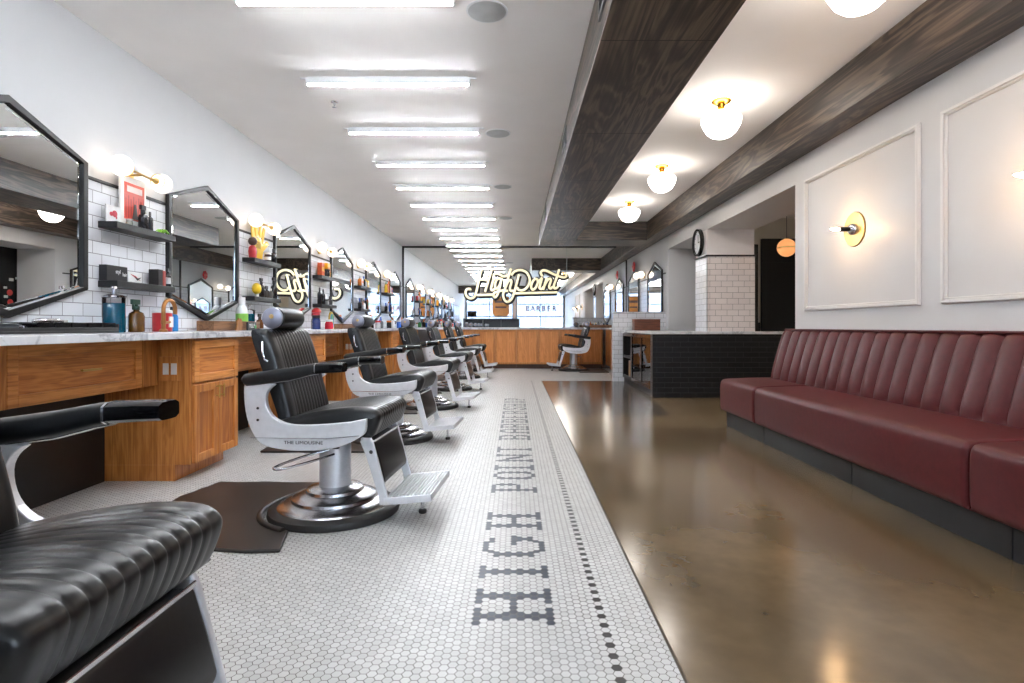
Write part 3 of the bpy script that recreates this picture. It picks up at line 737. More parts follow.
    # leg rest, foot plate
    for s_ in (-1, 1):
        MB().prism([(.205, .435), (.255, .445), (.275, .40), (.345, .140), (.352, .110), (.305, .105), (.298, .15), (.238, .34), (.208, .41)], s_*.216-.009, s_*.216+.009, 'XZ').build('footrest_bar', M['alu'], t, .005)
        MB().lathe([(.001, s_*.229), (.009, s_*.229), (.010, s_*.222)], (.265, 0, .36), 'Y', 12).build('bolt', M['chrome'], t)
    MB().tube([(.215, -.26, .425), (.215, .26, .425)], .012, 12).tube([(-.10, -.1, .425), (.24, -.20, .415)], .008, 8).tube([(-.10, .1, .425), (.24, .20, .415)], .008, 8).build('hinge_rod', M['chrome'], t, smooth=50)
    MB().prism([(.240, .418), (.272, .405), (.305, .30), (.325, .22), (.315, .195), (.285, .20), (.262, .30)], -.205, .205, 'XZ').build('calf_pad', M['leather'], t, .012, smooth=60, seg=3)
    MB().box(.238, .276, -.206, .206, .402, .416).build('pad_trim', M['chrome'], t, .003)
    a = math.radians(6)
    fp = MB().box(0, .225, -.215, .215, -.010, .004)
    rb = MB()
    for k in range(12): rb.box(.008+k*.018, .018+k*.018, -.205, .205, .003, .012)
    fl = MB().box(-.005, .232, -.226, -.214, -.022, .012).box(-.005, .232, .214, .226, -.022, .012).box(.222, .232, -.226, .226, -.018, .012)
    for q in (fp, fl, rb): q.v = [(p[0]*math.cos(a)-p[2]*math.sin(a)+.325, p[1], p[0]*math.sin(a)+p[2]*math.cos(a)+.128) for p in q.v]
    fo = fp.build('foot_plate', M['darkmetal'], t); rb.build('ribbing', M['alu'], fo)
    fl.build('flange', M['alu'], fo, .002)
    MB().lathe([(.008, .148), (.010, .03), (.010, .02)], (.46, .0, 0), n=12).build('support_rod', M['chrome'], t, smooth=40)
    MB().lathe([(.018, 0), (.021, .006), (.020, .018), (.012, .022)], (.46, .0, 0), n=18).build('rubber_foot', M['rubber'], t, smooth=40)
    return t
CH = [(-.962, 1.005, -1), (-.935, 2.92, -4), (-1.03, 4.79, -4), (-1.0, 6.65, -5), (-.98, 8.52, -4), (-.97, 10.38, -3), (-.95, 12.08, -2)]
CL = ['black leather barber chair filling the lower left corner of the photo', 'complete black and silver barber chair in the left foreground',
      'third barber chair of the left row from the front', 'fourth barber chair of the left row from the front', 'fifth barber chair of the left row from the front',
      'sixth barber chair of the left row from the front', 'last barber chair of the left row, before the oak cabinets']
chair0 = make_chair(CL[0], (CH[0][0], CH[0][1], 0), math.radians(CH[0][2]))
for i in range(1, 7): copy_thing(chair0, (CH[i][0], CH[i][1], 0), math.radians(CH[i][2]), CL[i])
copy_thing(chair0, (1.25, 12.08, 0), PI+.04, 'lone barber chair on the right facing left before the far cabinets')

# anti-fatigue mats
def make_mat(x, y, label, flip=1, cut=0):
    a0 = math.radians(118); r = .338
    arc = [(r*math.cos(q), r*math.sin(q)) for q in [math.radians(110)+math.radians(140)*i/16 for i in range(17)]]
    pts = [(-.10, .50), (-.90, .50), (-.95, .20), (-.92, -.54), (-.10, -.545), (-.01, -.36)]
    pts = [(-.02, .48), (-.86, .50), (-.93, .20), (-.90, -.54), (-.06, -.545), (.02, -.345)]
    pts[1:4] = [(p[0]+cut, p[1]) for p in pts[1:4]]
    poly = [pts[0], pts[1], pts[2], pts[3], pts[4]]+arc[::-1]
    q = []
    for i in range(4):
        a, b = poly[i], poly[i+1]
        for k in range(6):
            t_ = k/6; w = .012*math.sin(5*t_*PI+i*2+x*9) if 0 < k else 0
            q.append((a[0]+(b[0]-a[0])*t_+w*(b[1]-a[1]), a[1]+(b[1]-a[1])*t_+w*.9))
    poly = q+poly[4:]
    t = tag(MB().prism([(p[0]*flip, p[1]) for p in poly], 0, .016, 'XY').build('rubber_mat', M['mat'], None, .006, loc=(x, y, 0)), label, 'mat', 'rubber floor mats at the chairs')
    lip = [(r*1.06*math.cos(q)*flip, r*1.06*math.sin(q), .016) for q in [math.radians(112)+math.radians(136)*i/20 for i in range(21)]]
    MB().tube(lip, .016, 8).build('raised_lip', M['mat'], t, smooth=60)
for i in range(0, 7):
    make_mat(CH[i][0], CH[i][1], ['dark rubber mat hidden beneath the nearest chair', 'large dark rubber mat beside the round base of the foreground chair', 'dark rubber mat behind the foreground chair lever', 'rubber mat at the fourth left chair', 'rubber mat at the fifth left chair', 'rubber mat at the sixth left chair', 'rubber mat at the last left chair'][i])
make_mat(1.25, 12.08, 'rubber mat under the lone right chair', -1, .22)

# ------------------------------------------------------------------ sconces on the left wall
sc0 = None
def sconce(x, y, side, label):
    global sc0
    if sc0 is None:
        t = sc0 = thing('double_sconce', label, 'wall light', (x, y, 1.98), 0, 'brass double globe sconces')
        MB().lathe([(.001, .022), (.05, .022), (.058, .014), (.058, 0)], axis='X', n=28).build('backplate', M['brass'], t, smooth=35)
        MB().tube([(0, 0, 0), (.115, 0, 0)], .008, 10).tube([(.115, -.15, .006), (.115, .15, -.006)], .007, 10).build('arm', M['brass'], t, smooth=50)
        for s_ in (-1, 1):
            hd = MB().lathe([(.012, s_*.10), (.016, s_*.12), (.024, s_*.14), (.024, s_*.150)], (.115, 0, -s_*.004), 'Y', 26).tube([(.115+.050*math.cos(q*PI/12), s_*.160, .050*math.sin(q*PI/12)) for q in range(24)], .0035, 8, True).build('lamp_holder', M['brass'], t, smooth=35)
            MB().sphere((.115, s_*.205, -s_*.006), .066, 26).build('globe', M['globe'], t, smooth=70)
        return t
    return copy_thing(sc0, (x, y, 1.98), 0 if side < 0 else PI, label)
SY = [3.80+P*k for k in range(5)]
for k, y in enumerate(SY):
    sconce(XL, y, -1, ['twin globe brass wall light above the red framed print', 'twin globe brass wall light above the yellow hand sign', 'twin globe brass wall light above the orange packets', 'twin globe wall light between fourth and fifth left mirrors', 'twin globe wall light between the last two left mirrors'][k])
sconce(XR, 11.31, 1, 'twin globe wall light between the two right wall mirrors')

# ------------------------------------------------------------------ shelves
sh0 = None
ORDB = ['first', 'second', 'third', 'fourth', 'fifth']
for k in range(5):
    for lev, z in (('upper', 1.62), ('lower', 1.247)):
        lab = '%s black wall shelf between the %s and %s left mirrors' % (lev, ORD[k], ORD[k+1])
        if sh0 is None:
            t = sh0 = thing('wall_shelf', lab, 'shelf', (XL+.012, 3.835+P*k, z), 0, 'black wall shelves between the mirrors')
            MB().box(0, .122, -.305, .305, -.042, 0).build('board', M['shelf'], t, .003)
        else: copy_thing(sh0, (XL+.012, 3.835+P*k, z), 0, lab)

# ------------------------------------------------------------------ small things
def bottle(loc, h, r, col, capcol, label, kind='bottle', pump=False, group=None, neck=.35, lab_col=None):
    t = thing('spray_bottle' if pump else kind, label, kind, loc, R.uniform(-1, 1) if not pump else PI/2, group)
    hb = h*(.68 if pump else .78)
    MB().lathe([(r*.9, 0), (r, .004), (r, hb*.72), (r*.85, hb*.86), (r*neck, hb*.95), (r*neck, hb)], n=18).build('body', pm(col, .2), t, smooth=40)
    if lab_col: MB().lathe([(r*1.015, hb*.18), (r*1.015, hb*.62)], n=18).build('paper_label', pm(lab_col, .5), t, smooth=40)
    if pump:
        MB().lathe([(r*.42, hb), (r*.42, hb+.02), (r*.2, hb+.025), (r*.2, h-.03)], n=14).build('collar', pm(capcol), t, smooth=40)
        MB().box(-r*1.0, r*.6, -.009, .009, h-.032, h).box(-r*.8, -r*.55, -.005, .005, h-.065, h-.03).build('trigger', pm(capcol), t, .003)
    else:
        MB().lathe([(r*neck*1.15, hb), (r*neck*1.15, h*.985), (r*neck*1.0, h)], n=16).build('cap', pm(capcol, .3), t, smooth=40)
    return t
def carton(loc, w, d, h, col, label, kind='box', band=None, rz=0, name='carton'):
    t = thing(name, label, kind, loc, rz)
    MB().box(-d/2, d/2, -w/2, w/2, 0, h).build('body', pm(col), t, .002)
    if band: MB().box(d/2, d/2+.0015, -w/2+.004, w/2-.004, h*.35, h*.7).build('printed_band', pm(band), t)
    return t
xs = XL+.07      # centre line of a shelf
# --- first pair of shelves
Z1, Z2 = 1.621, 1.248
def on_upper(y): return (xs, y, Z1)
# lower shelf
t = thing('hair_product_box', 'black box lettered styl hair at the near end of the lower shelf', 'box', (XL+.040, 3.63, Z2))
MB().box(-.025, .025, -.095, .095, 0, .10).build('body', pm((24, 24, 28)), t, .002)
text('styl', .037, 'lettering', pm((235, 235, 235)), t, (.0258, .006, .062), (PI/2, 0, PI/2), .0006, sx=.9)
text('hair', .037, 'lettering', pm((235, 235, 235)), t, (.0258, .068, .048), (PI/2, 0, PI/2), .0006, sx=.75)
t = thing('printed_packet', 'white packet with red and black swooshes beside the black box', 'packet', (XL+.046, 3.80, Z2))
MB().box(-.02, .02, -.07, .07, 0, .075).build('body', pm((220, 222, 222)), t, .003)
MB().prism([(-.05, .06), (.0, .05), (.05, .02), (.0, .035)], .0205, .022, 'YZ').build('red_swoosh', pm((190, 60, 70)), t)
MB().prism([(-.02, .05), (.02, .035), (.06, .045), (.02, .02)], .0205, .023, 'YZ').build('black_swoosh', pm((30, 30, 34)), t)
carton((xs, 4.01, Z2), .05, .07, .115, (34, 30, 30), 'tall black box near the far end of the lower shelf', 'box', name='upright_box')
carton((xs, 4.06, Z2), .03, .065, .11, (176, 78, 70), 'salmon pink box squeezed between black box and black bottle', 'box', name='upright_box')
bottle((xs+.02, 4.11, Z2), .135, .024, (26, 28, 32), (40, 40, 44), 'black bottle at the far end of the lower shelf', lab_col=(190, 190, 190))
# upper shelf
t = thing('framed_print', 'red curtain print in a white frame below the sconce', 'picture', (XL+.04, 3.80, Z1), 0)
MB().box(0, .016, -.125, .125, 0, .335).build('frame', pm((236, 234, 230)), t, .002)
MB().box(.016, .018, -.095, .105, .05, .295).build('print', pm((214, 74, 52)), t)
q = MB()
for i in range(8): q.box(.018, .0188, -.085+i*.025, -.075+i*.025, .06, .19+.02*(i % 2))
q.build('curtain_folds', pm((176, 48, 38)), t)
MB().box(.018, .0192, -.07, .08, .235, .275).build('white_caption', pm((238, 215, 205)), t)
MB().prism([(-.02, .06), (.04, .06), (.02, .16), (.0, .16)], .018, .0195, 'YZ').build('dark_figure', pm((60, 40, 36)), t)
t = thing('lobster_card', 'small white card with a red drawing on the upper shelf', 'card', (XL+.05, 3.615, Z1))
MB().box(0, .008, -.075, .055, 0, .11).build('card', pm((236, 234, 234)), t)
q = MB().sphere((.009, .0, .06), .022, 12, .1, 1.1).sphere((.009, -.03, .055), .014, 12, .1, 1.2).sphere((.009, .015, .04), .012, 12, .1, .6)
q.build('red_drawing', pm((190, 40, 60)), t)
bottle((xs+.03, 3.83, Z1), .16, .03, (30, 30, 34), (36, 36, 38), 'dark pump bottle before the red print', pump=True)
bottle((xs+.03, 3.90, Z1), .13, .02, (34, 34, 38), (30, 30, 30), 'slim black dropper bottle before the red print')
t = thing('air_plant', 'bright green sprig lying at the far end of the upper shelf', 'plant', (xs+.02, 4.06, Z1))
q = MB()
for i in range(16):
    a = R.uniform(0, 2*PI); L = R.uniform(.04, .085); q.tube([(0, 0, .01), (.3*L*math.cos(a), L*.5*math.sin(a), .03), (.35*L*math.cos(a), L*math.sin(a), .012)], [.006, .006, .002], 6)
q.build('leaves', pm((140, 205, 60)), t, smooth=60)
bottle((xs, 3.735, Z1), .05, .02, (150, 150, 140), (190, 180, 170), 'tiny glass jar beside the white card on the upper shelf', 'jar', neck=.9)

# --- counter near the first mirror
ZT = .9215
t = thing('tool_tray', 'long black tray of clippers and combs on the near counter', 'tray', (-2.46, 2.72, ZT))
MB().box(-.12, .12, -.62, .60, 0, .012).box(-.12, -.11, -.62, .6, .012, .05).box(.11, .12, -.62, .6, .012, .03).box(-.12, .12, .59, .6, .012, .05).build('tray', M['black'], t, .002)
q = MB()
for i in range(5): MB().ring([(-.11, .045+i*.11), (.108, .045+i*.11), (.108, .148+i*.11), (-.11, .148+i*.11)], [(-.105, .05+i*.11), (.103, .05+i*.11), (.103, .143+i*.11), (-.105, .143+i*.11)], .013, .058, 'XY').build('compartment', M['black_gloss'], t, .002)
for i in range(5):
    y = -.52+i*.13
    u = thing('hair_clipper', 'hair clipper lying in the black tray, %s from the near end' % ORD[i], 'clipper', (-2.462, 2.70+y, ZT+.0135), .3*(-1)**i)
    MB().loft([(-.08, .018, .014, .012), (-.06, .02, .022, .018), (.0, .02, .022, .018), (.05, .02, .02, .016), (.07, .02, .018, .012)], 0, 14).build('body', pm((28+20*(i % 2), 28, 32), .3), u, smooth=50)
    MB().box(.07, .092, -.018, .018, .012, .026).build('blade', M['chrome'], u, .002)
t = thing('steel_tool', 'silver clipper resting on top of the black tray', 'clipper', (-2.47, 2.97, ZT+.052), 1.2)
MB().loft([(-.07, .012, .01, .008), (-.04, .014, .018, .013), (.04, .014, .018, .013), (.07, .012, .014, .008)], 0, 12).build('body', M['chrome'], t, smooth=50)
MB().box(.068, .088, -.014, .014, .006, .018).build('blade', M['chrome'], t)

def barbicide(loc, label, s=1.0, col=(20, 130, 165)):
    t = thing('disinfectant_jar', label, 'jar', loc)
    MB().lathe([(.050*s, 0), (.056*s, .008*s), (.056*s, .17*s), (.054*s, .178*s)], n=28).build('blue_liquid', pm(col, .08), t, smooth=40)
    MB().lathe([(.059*s, 0), (.060*s, .205*s), (.062*s, .21*s), (.058*s, .212*s)], n=28).build('glass', M['glass'], t, smooth=40)
    MB().box(-.012*s, .012*s, -.035*s, .02*s, .02*s, .15*s).box(-.004*s, .004*s, .0, .03*s, .02*s, .14*s).build('comb', M['black'], t)
    MB().lathe([(.064*s, .212*s), (.066*s, .222*s), (.03*s, .232*s), (.008*s, .236*s), (.008*s, .262*s), (.016*s, .268*s), (.014*s, .282*s), (.001, .284*s)], n=24).build('lid', M['chrome'], t, smooth=35)
    return t
barbicide((-2.45, 3.43, ZT), 'large blue disinfectant jar with a steel lid behind the amber bottle', 1.0)
bottle((-2.5, 3.56, ZT), .15, .03, (110, 190, 215), (230, 235, 235), 'pale blue bottle behind the amber spray bottle')
bottle((-2.38, 3.53, ZT), .205, .045, (92, 58, 18), (28, 60, 46), 'amber spray bottle with dark green trigger beside the faucet', pump=True)
t = thing('faucet', 'brass gooseneck faucet on the marble counter', 'faucet', (-2.36, 3.77, ZT))
q = [(0, -.0, .012), (0, 0, .12)]+[(.0, .065-.065*math.cos(a), .15+.065*math.sin(a)) for a in [PI*i/10 for i in range(11)]]+[(0, .13, .12)]
MB().tube(q, .013, 14).lathe([(.026, 0), (.026, .012), (.015, .02)], n=20).build('spout', M['oldbrass'], t, smooth=50)
MB().tube([(0, .012, .06), (0, .07, .065)], .008, 10).lathe([(.015, .05), (.017, .075)], (0, .0, 0), n=16).build('handle', M['oldbrass'], t, smooth=50)
t = thing('red_canister', 'red canister with white label behind the brass faucet', 'can', (-2.50, 3.98, ZT))
MB().lathe([(.060, 0), (.062, .004), (.062, .125), (.060, .13)], n=28).build('body', pm((190, 34, 40), .3), t, smooth=40)
MB().lathe([(.063, .13), (.063, .148), (.055, .152), (.001, .152)], n=28).build('lid', pm((225, 225, 225)), t, smooth=40)
MB().box(.050, .0655, -.02, .022, .03, .105).build('white_label', pm((235, 230, 225)), t)
t = bottle((-2.52, 4.13, ZT), .18, .038, (40, 130, 205), (24, 26, 34), 'bright blue bottle with black cap beside the red canister')
# crate, card and bottles at the second mirror
t = thing('wooden_crate', 'long brown wooden crate below the second mirror', 'crate', (-2.50, 4.93, ZT))
c_ = MB().box(-.07, -.058, -.40, .42, 0, .08).box(.058, .07, -.40, .42, 0, .08).box(-.058, .058, -.40, -.388, 0, .08).box(-.058, .058, .408, .42, 0, .08).box(-.058, .058, -.388, .408, 0, .01)
c_.build('box', M['crate'], t, .002)
t = thing('wooden_ornament', 'carved light wood ornament leaning on the crate', 'ornament', (-2.40, 4.86, ZT))
MB().prism([(-.06, 0), (.05, 0), (.06, .05), (.04, .105), (.015, .085), (-.005, .11), (-.025, .08), (-.04, .09), (-.035, .05)], 0, .015, 'YZ').build('carving', wood('pale_ornament_wood', (120, 78, 42), (160, 108, 62), (180, 130, 84), 'Z'), t, .003)
t = thing('review_plaque', 'small dark plaque lettered YELP before the wooden crate', 'plaque', (-2.38, 5.07, ZT))
MB().box(-.008, .008, -.085, .085, 0, .075).build('plate', pm((40, 46, 50)), t, .006)
text('YELP', .052, 'lettering', pm((235, 240, 238)), t, (.009, -.008, .038), (PI/2, 0, PI/2), .0006)
MB().lathe([(.001, .011), (.017, .011), (.017, .008)], (0, .06, .03), 'X', 14).build('green_dot', pm((90, 180, 110)), t)
bottle((-2.50, 5.14, ZT+.011), .29, .052, (228, 232, 234), (236, 236, 238), 'white bottle with a lime green label standing in the crate', neck=.5, lab_col=(140, 205, 90))
barbicide((-2.50, 5.285, ZT+.011), 'blue disinfectant jar standing in the crate behind the white bottle', .8)
bottle((-2.50, 5.50, ZT), .16, .034, (110, 66, 34), (60, 50, 40), 'amber pump bottle behind the foreground chair headrest', pump=True)

# --- second pair of shelves
y2 = 3.835+P
t = thing('hand_sign', 'tall yellow hand shaped sign standing on the second upper shelf', 'sign', (XL+.034, y2-.03, Z1))
hand = [(-.075, .0), (.05, .0), (.07, .10), (.16, .19), (.13, .215), (.07, .165), (.10, .33), (.075, .345), (.045, .20), (.045, .36), (.015, .365), (.01, .21), (-.02, .36), (-.05, .355), (-.04, .20), (-.075, .36), (-.105, .35), (-.085, .16)]
hand = [(p[0]*1.5, p[1]*1.02) for p in hand]
o = MB().prism(hand, 0, .012, 'YZ').build('board', pm((238, 190, 40)), t, .002)
q = MB()
for i in range(5): q.box(.0125, .0135, -.05+i*.02, -.045+i*.02, .12, .19)
for i in range(4): q.box(.0125, .0135, -.06+i*.035, -.03+i*.035, .225, .232)
q.build('drawn_lines', pm((50, 40, 20)), t)
t = thing('bobble_figure', 'small brown haired figurine in a red shirt on the second upper shelf', 'figurine', (xs+.02, y2-.255, Z1))
MB().loft([(0, .0, .035, .03), (0, .06, .045, .035), (0, .10, .04, .03), (0, .12, .015, .015)], 0, 14).build('red_shirt', pm((180, 40, 44)), t, smooth=60)
MB().sphere((0, 0, .16), .042, 16).build('head', pm((70, 46, 34)), t, smooth=60)
bottle((xs+.03, y2+.05, Z1), .09, .034, (60, 40, 40), (230, 225, 220), 'short dark jar before the yellow hand sign', 'jar', neck=.9, lab_col=(225, 220, 215))
bottle((xs+.02, y2+.21, Z1), .15, .03, (24, 24, 28), (24, 24, 28), 'black bottle at the far end of the second upper shelf')
t = thing('yellow_duster', 'round yellow brush on the second lower shelf', 'brush', (xs+.02, y2-.17, Z2))
MB().sphere((0, 0, .08), .058, 16, .7).build('bristles', pm((240, 200, 40)), t, smooth=60)
MB().lathe([(.02, 0), (.02, .03)], n=14).build('handle', pm((230, 230, 225)), t, smooth=40)
bottle((xs+.03, y2-.09, Z2), .19, .032, (30, 28, 30), (26, 26, 28), 'tall black spray bottle beside the yellow brush', pump=True)
bottle((xs+.03, y2+.03, Z2), .12, .03, (56, 48, 44), (30, 30, 30), 'small brown pump bottle on the second lower shelf', pump=True)
bottle((xs+.03, y2+.12, Z2), .10, .026, (90, 84, 80), (200, 195, 190), 'short grey bottle on the second lower shelf')
bottle((xs+.03, y2+.20, Z2), .22, .034, (22, 22, 26), (22, 22, 26), 'tallest black spray bottle at the far end of second lower shelf', pump=True)

# --- third station: counter and shelves
y3 = 3.835+2*P
t = carton((xs, y3-.15, Z1), .10, .06, .17, (214, 92, 50), 'orange red packet at the near end of the third upper shelf', 'packet', (240, 180, 80), name='packet')
t = carton((xs, y3+.08, Z1), .12, .06, .19, (240, 168, 30), 'orange yellow packet on the third upper shelf', 'packet', (200, 110, 20), name='packet')
bottle((xs+.04, y3-.02, Z1), .10, .035, (30, 28, 30), (30, 30, 30), 'black jar between two orange packets', 'jar', neck=.9)
bottle((xs, y3-.2, Z2), .22, .03, (34, 34, 38), (60, 60, 64), 'tall grey black bottle at the near end of third lower shelf')
bottle((xs+.02, y3-.12, Z2), .20, .026, (24, 24, 28), (24, 24, 28), 'slender black bottle on the third lower shelf')
bottle((xs+.02, y3+.02, Z2), .07, .03, (170, 170, 170), (60, 60, 60), 'low grey tin on the third lower shelf', 'tin', neck=.95)
bottle((xs+.02, y3+.14, Z2), .12, .028, (50, 50, 54), (30, 30, 32), 'small black bottle at far end of third lower shelf')
for i, (y, x, h, r, c, cc, lb) in enumerate(((6.78, -2.40, .17, .05, (30, 50, 110), (30, 30, 34), 'dark blue jar on the counter beyond the foreground headrest'),
        (6.93, -2.46, .20, .055, (34, 34, 38), (190, 60, 70), 'black canister with red cap on the counter at the third mirror'),
        (7.06, -2.34, .12, .05, (205, 40, 60), (220, 220, 220), 'crimson jar on the counter at the third mirror'))):
    bottle((x, y, ZT), h, r, c, cc, lb, 'jar', neck=.8)
t = thing('mushroom_lamp', 'tiny red mushroom ornament on the counter by the third shelves', 'ornament', (-2.52, 7.12, ZT))
MB().lathe([(.02, 0), (.016, .22)], n=14).build('stem', pm((230, 225, 220)), t, smooth=40)
MB().lathe([(.001, .20), (.06, .21), (.055, .24), (.02, .265), (.001, .27)], n=20).build('cap', pm((206, 40, 44)), t, smooth=50)
t = thing('arched_ornament', 'blue and green arched ornament with gold rim on the counter', 'ornament', (-2.45, 7.45, ZT))
arch = [(-.09, 0), (.09, 0), (.09, .14)]+[(.09*math.cos(a), .14+.09*math.sin(a)) for a in [PI*i/8 for i in range(1, 8)]]+[(-.09, .14)]
MB().prism(arch, 0, .02, 'YZ').build('rim', pm((190, 150, 50)), t, .003)
MB().prism([(p[0]*.75, .02+p[1]*.78) for p in arch], .02, .024, 'YZ').build('panel', pm((24, 120, 160)), t)
MB().prism([(-.03, .03), (.02, .04), (.03, .10), (.0, .13), (.03, .17), (-.01, .19), (-.03, .13), (-.01, .09)], .024, .027, 'YZ').build('figure', pm((90, 180, 70)), t)
t = thing('wooden_crate', 'brown wooden crate on the counter below the fourth mirror', 'crate', (-2.48, 8.15, ZT))
t_ = MB().box(-.08, -.068, -.35, .35, 0, .07).box(.068, .08, -.35, .35, 0, .07).box(-.068, .068, -.35, -.338, 0, .07).box(-.068, .068, .338, .35, 0, .07).box(-.068, .068, -.338, .338, 0, .01)
t_.build('box', M['crate'], t)

# --- farther stations: smaller mixed items
cols = [('white', (225, 225, 225)), ('black', (28, 28, 32)), ('blue', (40, 90, 180)), ('amber', (160, 90, 30)), ('orange', (226, 120, 40)), ('silver', (180, 182, 186)), ('yellow', (232, 190, 60)), ('green', (70, 140, 80)), ('red', (190, 50, 50)), ('grey', (110, 112, 116))]
pat = {3: {'upper': (4, 0, 1, 5, 6), 'lower': (1, 9, 0, 1, 3)}, 4: {'upper': (6, 4, 3, 0, 8), 'lower': (1, 5, 2, 1, 0)}}
for k in (3, 4):
    yk = 3.835+P*k
    for lev, z in (('upper', Z1), ('lower', Z2)):
        for i, ci in enumerate(pat[k][lev]):
            nm, c = cols[ci]; y = yk-.24+i*.12; h = R.uniform(.11, .26) if lev == 'upper' else R.uniform(.09, .2)
            lb = '%s %%s, %s along the %s shelf before the %s left mirror' % (nm, ORD[i], lev, ORD[k+1])
            if i % 3 == 1: carton((xs+.01, y, z), .07, .06, h, c, lb % 'packet', 'packet', cols[(ci+4) % 10][1], name='packet')
            else: bottle((xs+.02, y, z), h, .03, c, cols[(ci+1) % 10][1], lb % 'bottle', pump=(i % 2 == 0 and lev == 'lower'))
cpat = [(8.62, 5, 'jar', .12), (8.80, 2, 'bottle', .20), (8.98, 0, 'bottle', .17), (9.18, 1, 'bottle', .22), (9.42, 2, 'jar', .15), (9.66, 5, 'jar', .13), (9.86, 9, 'bottle', .2),
        (10.2, 2, 'bottle', .19), (10.5, 1, 'jar', .14), (10.8, 0, 'bottle', .2), (11.1, 4, 'bottle', .16), (11.4, 2, 'jar', .16), (11.7, 1, 'bottle', .22), (12.0, 0, 'jar', .12), (12.3, 7, 'bottle', .2)]
for i, (y, ci, kd, h) in enumerate(cpat):
    nm, c = cols[ci]
    where = 'fourth' if y < 9.3 else ('fifth' if y < 11.1 else 'last')
    lb = '%s %s on the left counter near the %s mirror, %s from the crate' % (nm, kd, where, ORD[i] if i < 12 else ['thirteenth', 'fourteenth', 'fifteenth'][i-12])
    bottle((-2.36-.1*(i % 3 == 1), y, ZT), h, .045, c, cols[(ci+3) % 10][1], lb, kd, neck=.9 if kd == 'jar' else .35, pump=(kd == 'bottle' and i % 2 == 0))
# end counter, right of the lone chair
t = thing('wooden_crate', 'shallow wooden crate on the end counter behind the half wall', 'crate', (1.86, 12.84, ZT))
MB().box(-.33, .33, -.10, -.088, 0, .06).box(-.33, .33, .088, .10, 0, .06).box(-.33, -.318, -.088, .088, 0, .06).box(.318, .33, -.088, .088, 0, .06).box(-.318, .318, -.088, .088, 0, .008).build('box', M['crate'], t)
for i, x in enumerate((1.60, 1.72, 1.84, 1.97, 2.10)):
    nm, c = cols[(0, 3, 1, 5, 1)[i]]
    bottle((x, 12.84, ZT+.009), .10+.03*(i % 2), .03, c, cols[(i*3) % 10][1], '%s bottle, %s from the left in the end counter crate' % (nm, ORD[i]))

# ------------------------------------------------------------------ right wall: mouldings, sconces, clock
def moulding(y0, y1, z0, z1):
    mb = MB(); o_ = [(y0, z0), (y1, z0), (y1, z1), (y0, z1)]
    def ins(d): return [(y0+d, z0+d), (y1-d, z0+d), (y1-d, z1-d), (y0+d, z1-d)]
    mb.ring(ins(0), ins(.038), XR-.012, XR, 'YZ').ring(ins(.005), ins(.024), XR-.022, XR-.011, 'YZ').ring(ins(.031), ins(.035), XR-.017, XR-.011, 'YZ')
    return mb
struct(moulding(3.60, 5.03, 1.094, 2.263), 'trim_4', M['trim'], .003)
struct(moulding(1.98, 3.415, 1.094, 2.263), 'trim_5', M['trim'], .003)
ws = None
for i, (y, z) in enumerate(((4.30, 1.70), (2.72, 1.69))):
    lab = ['round brass wall sconce with a bare bulb in the left wall panel', 'brass wall sconce at the right edge of the photo'][i]
    if ws is None:
        t = ws = thing('disc_sconce', lab, 'wall light', (XR, y, z), PI, 'brass disc sconces over the bench')
        MB().lathe([(.001, .012), (.128, .012), (.132, .008), (.132, 0)], axis='X', n=44).build('disc', M['brass'], t, smooth=35)
        MB().lathe([(.044, .012), (.042, .03), (.030, .045), (.012, .052)], axis='X', n=28).build('dome', M['chrome'], t, smooth=50)
        MB().lathe([(.016, .05), (.018, .055), (.018, .115), (.014, .12)], axis='X', n=20).build('socket', M['frame'], t, smooth=40)
        MB().lathe([(.007, .12), (.012, .135), (.012, .15), (.007, .175), (.001, .19)], axis='X', n=20).build('bulb', M['bulb'], t, smooth=60)
    else: copy_thing(ws, (XR, y, z), PI, lab)
t = thing('wall_clock', 'round black rimmed clock hanging beside the tiled column', 'clock', (XR-.008, 7.90, 2.13), PI)
MB().ring([(.19*math.cos(2*PI*i/40), .19*math.sin(2*PI*i/40)) for i in range(40)], [(.165*math.cos(2*PI*i/40), .165*math.sin(2*PI*i/40)) for i in range(40)], 0, .05, 'YZ').build('rim', M['black_gloss'], t, .004, smooth=40)
MB().lathe([(.001, .02), (.17, .02), (.17, .0)], axis='X', n=40).build('face', pm((225, 228, 230)), t)
q = MB().box(.021, .024, -.006, .006, 0, .11).box(.024, .027, -.005, .075, -.005, .005)
for i in range(12):
    a = PI/6*i; q.sphere((.021, .14*math.sin(a), .14*math.cos(a)), .008, 8, .3)
q.build('hands_and_marks', M['black'], t)
t = thing('pendant_lamp', 'amber glass globe pendant hanging in the room behind the opening', 'pendant lamp', (3.38, 7.0, ZC))
MB().lathe([(.05, 0), (.05, -.02), (.003, -.025), (.003, -.77)], n=14).build('cord', M['black'], t)
MB().sphere((0, 0, -.885), .112, 28).build('glass_globe', M['amber'], t, smooth=60)
MB().lathe([(.1135, -.892), (.116, -.885), (.1135, -.878), (.110, -.885)], n=36).lathe([(.03, -.77), (.035, -.785)], n=18).build('brass_band', M['brass'], t, smooth=40)

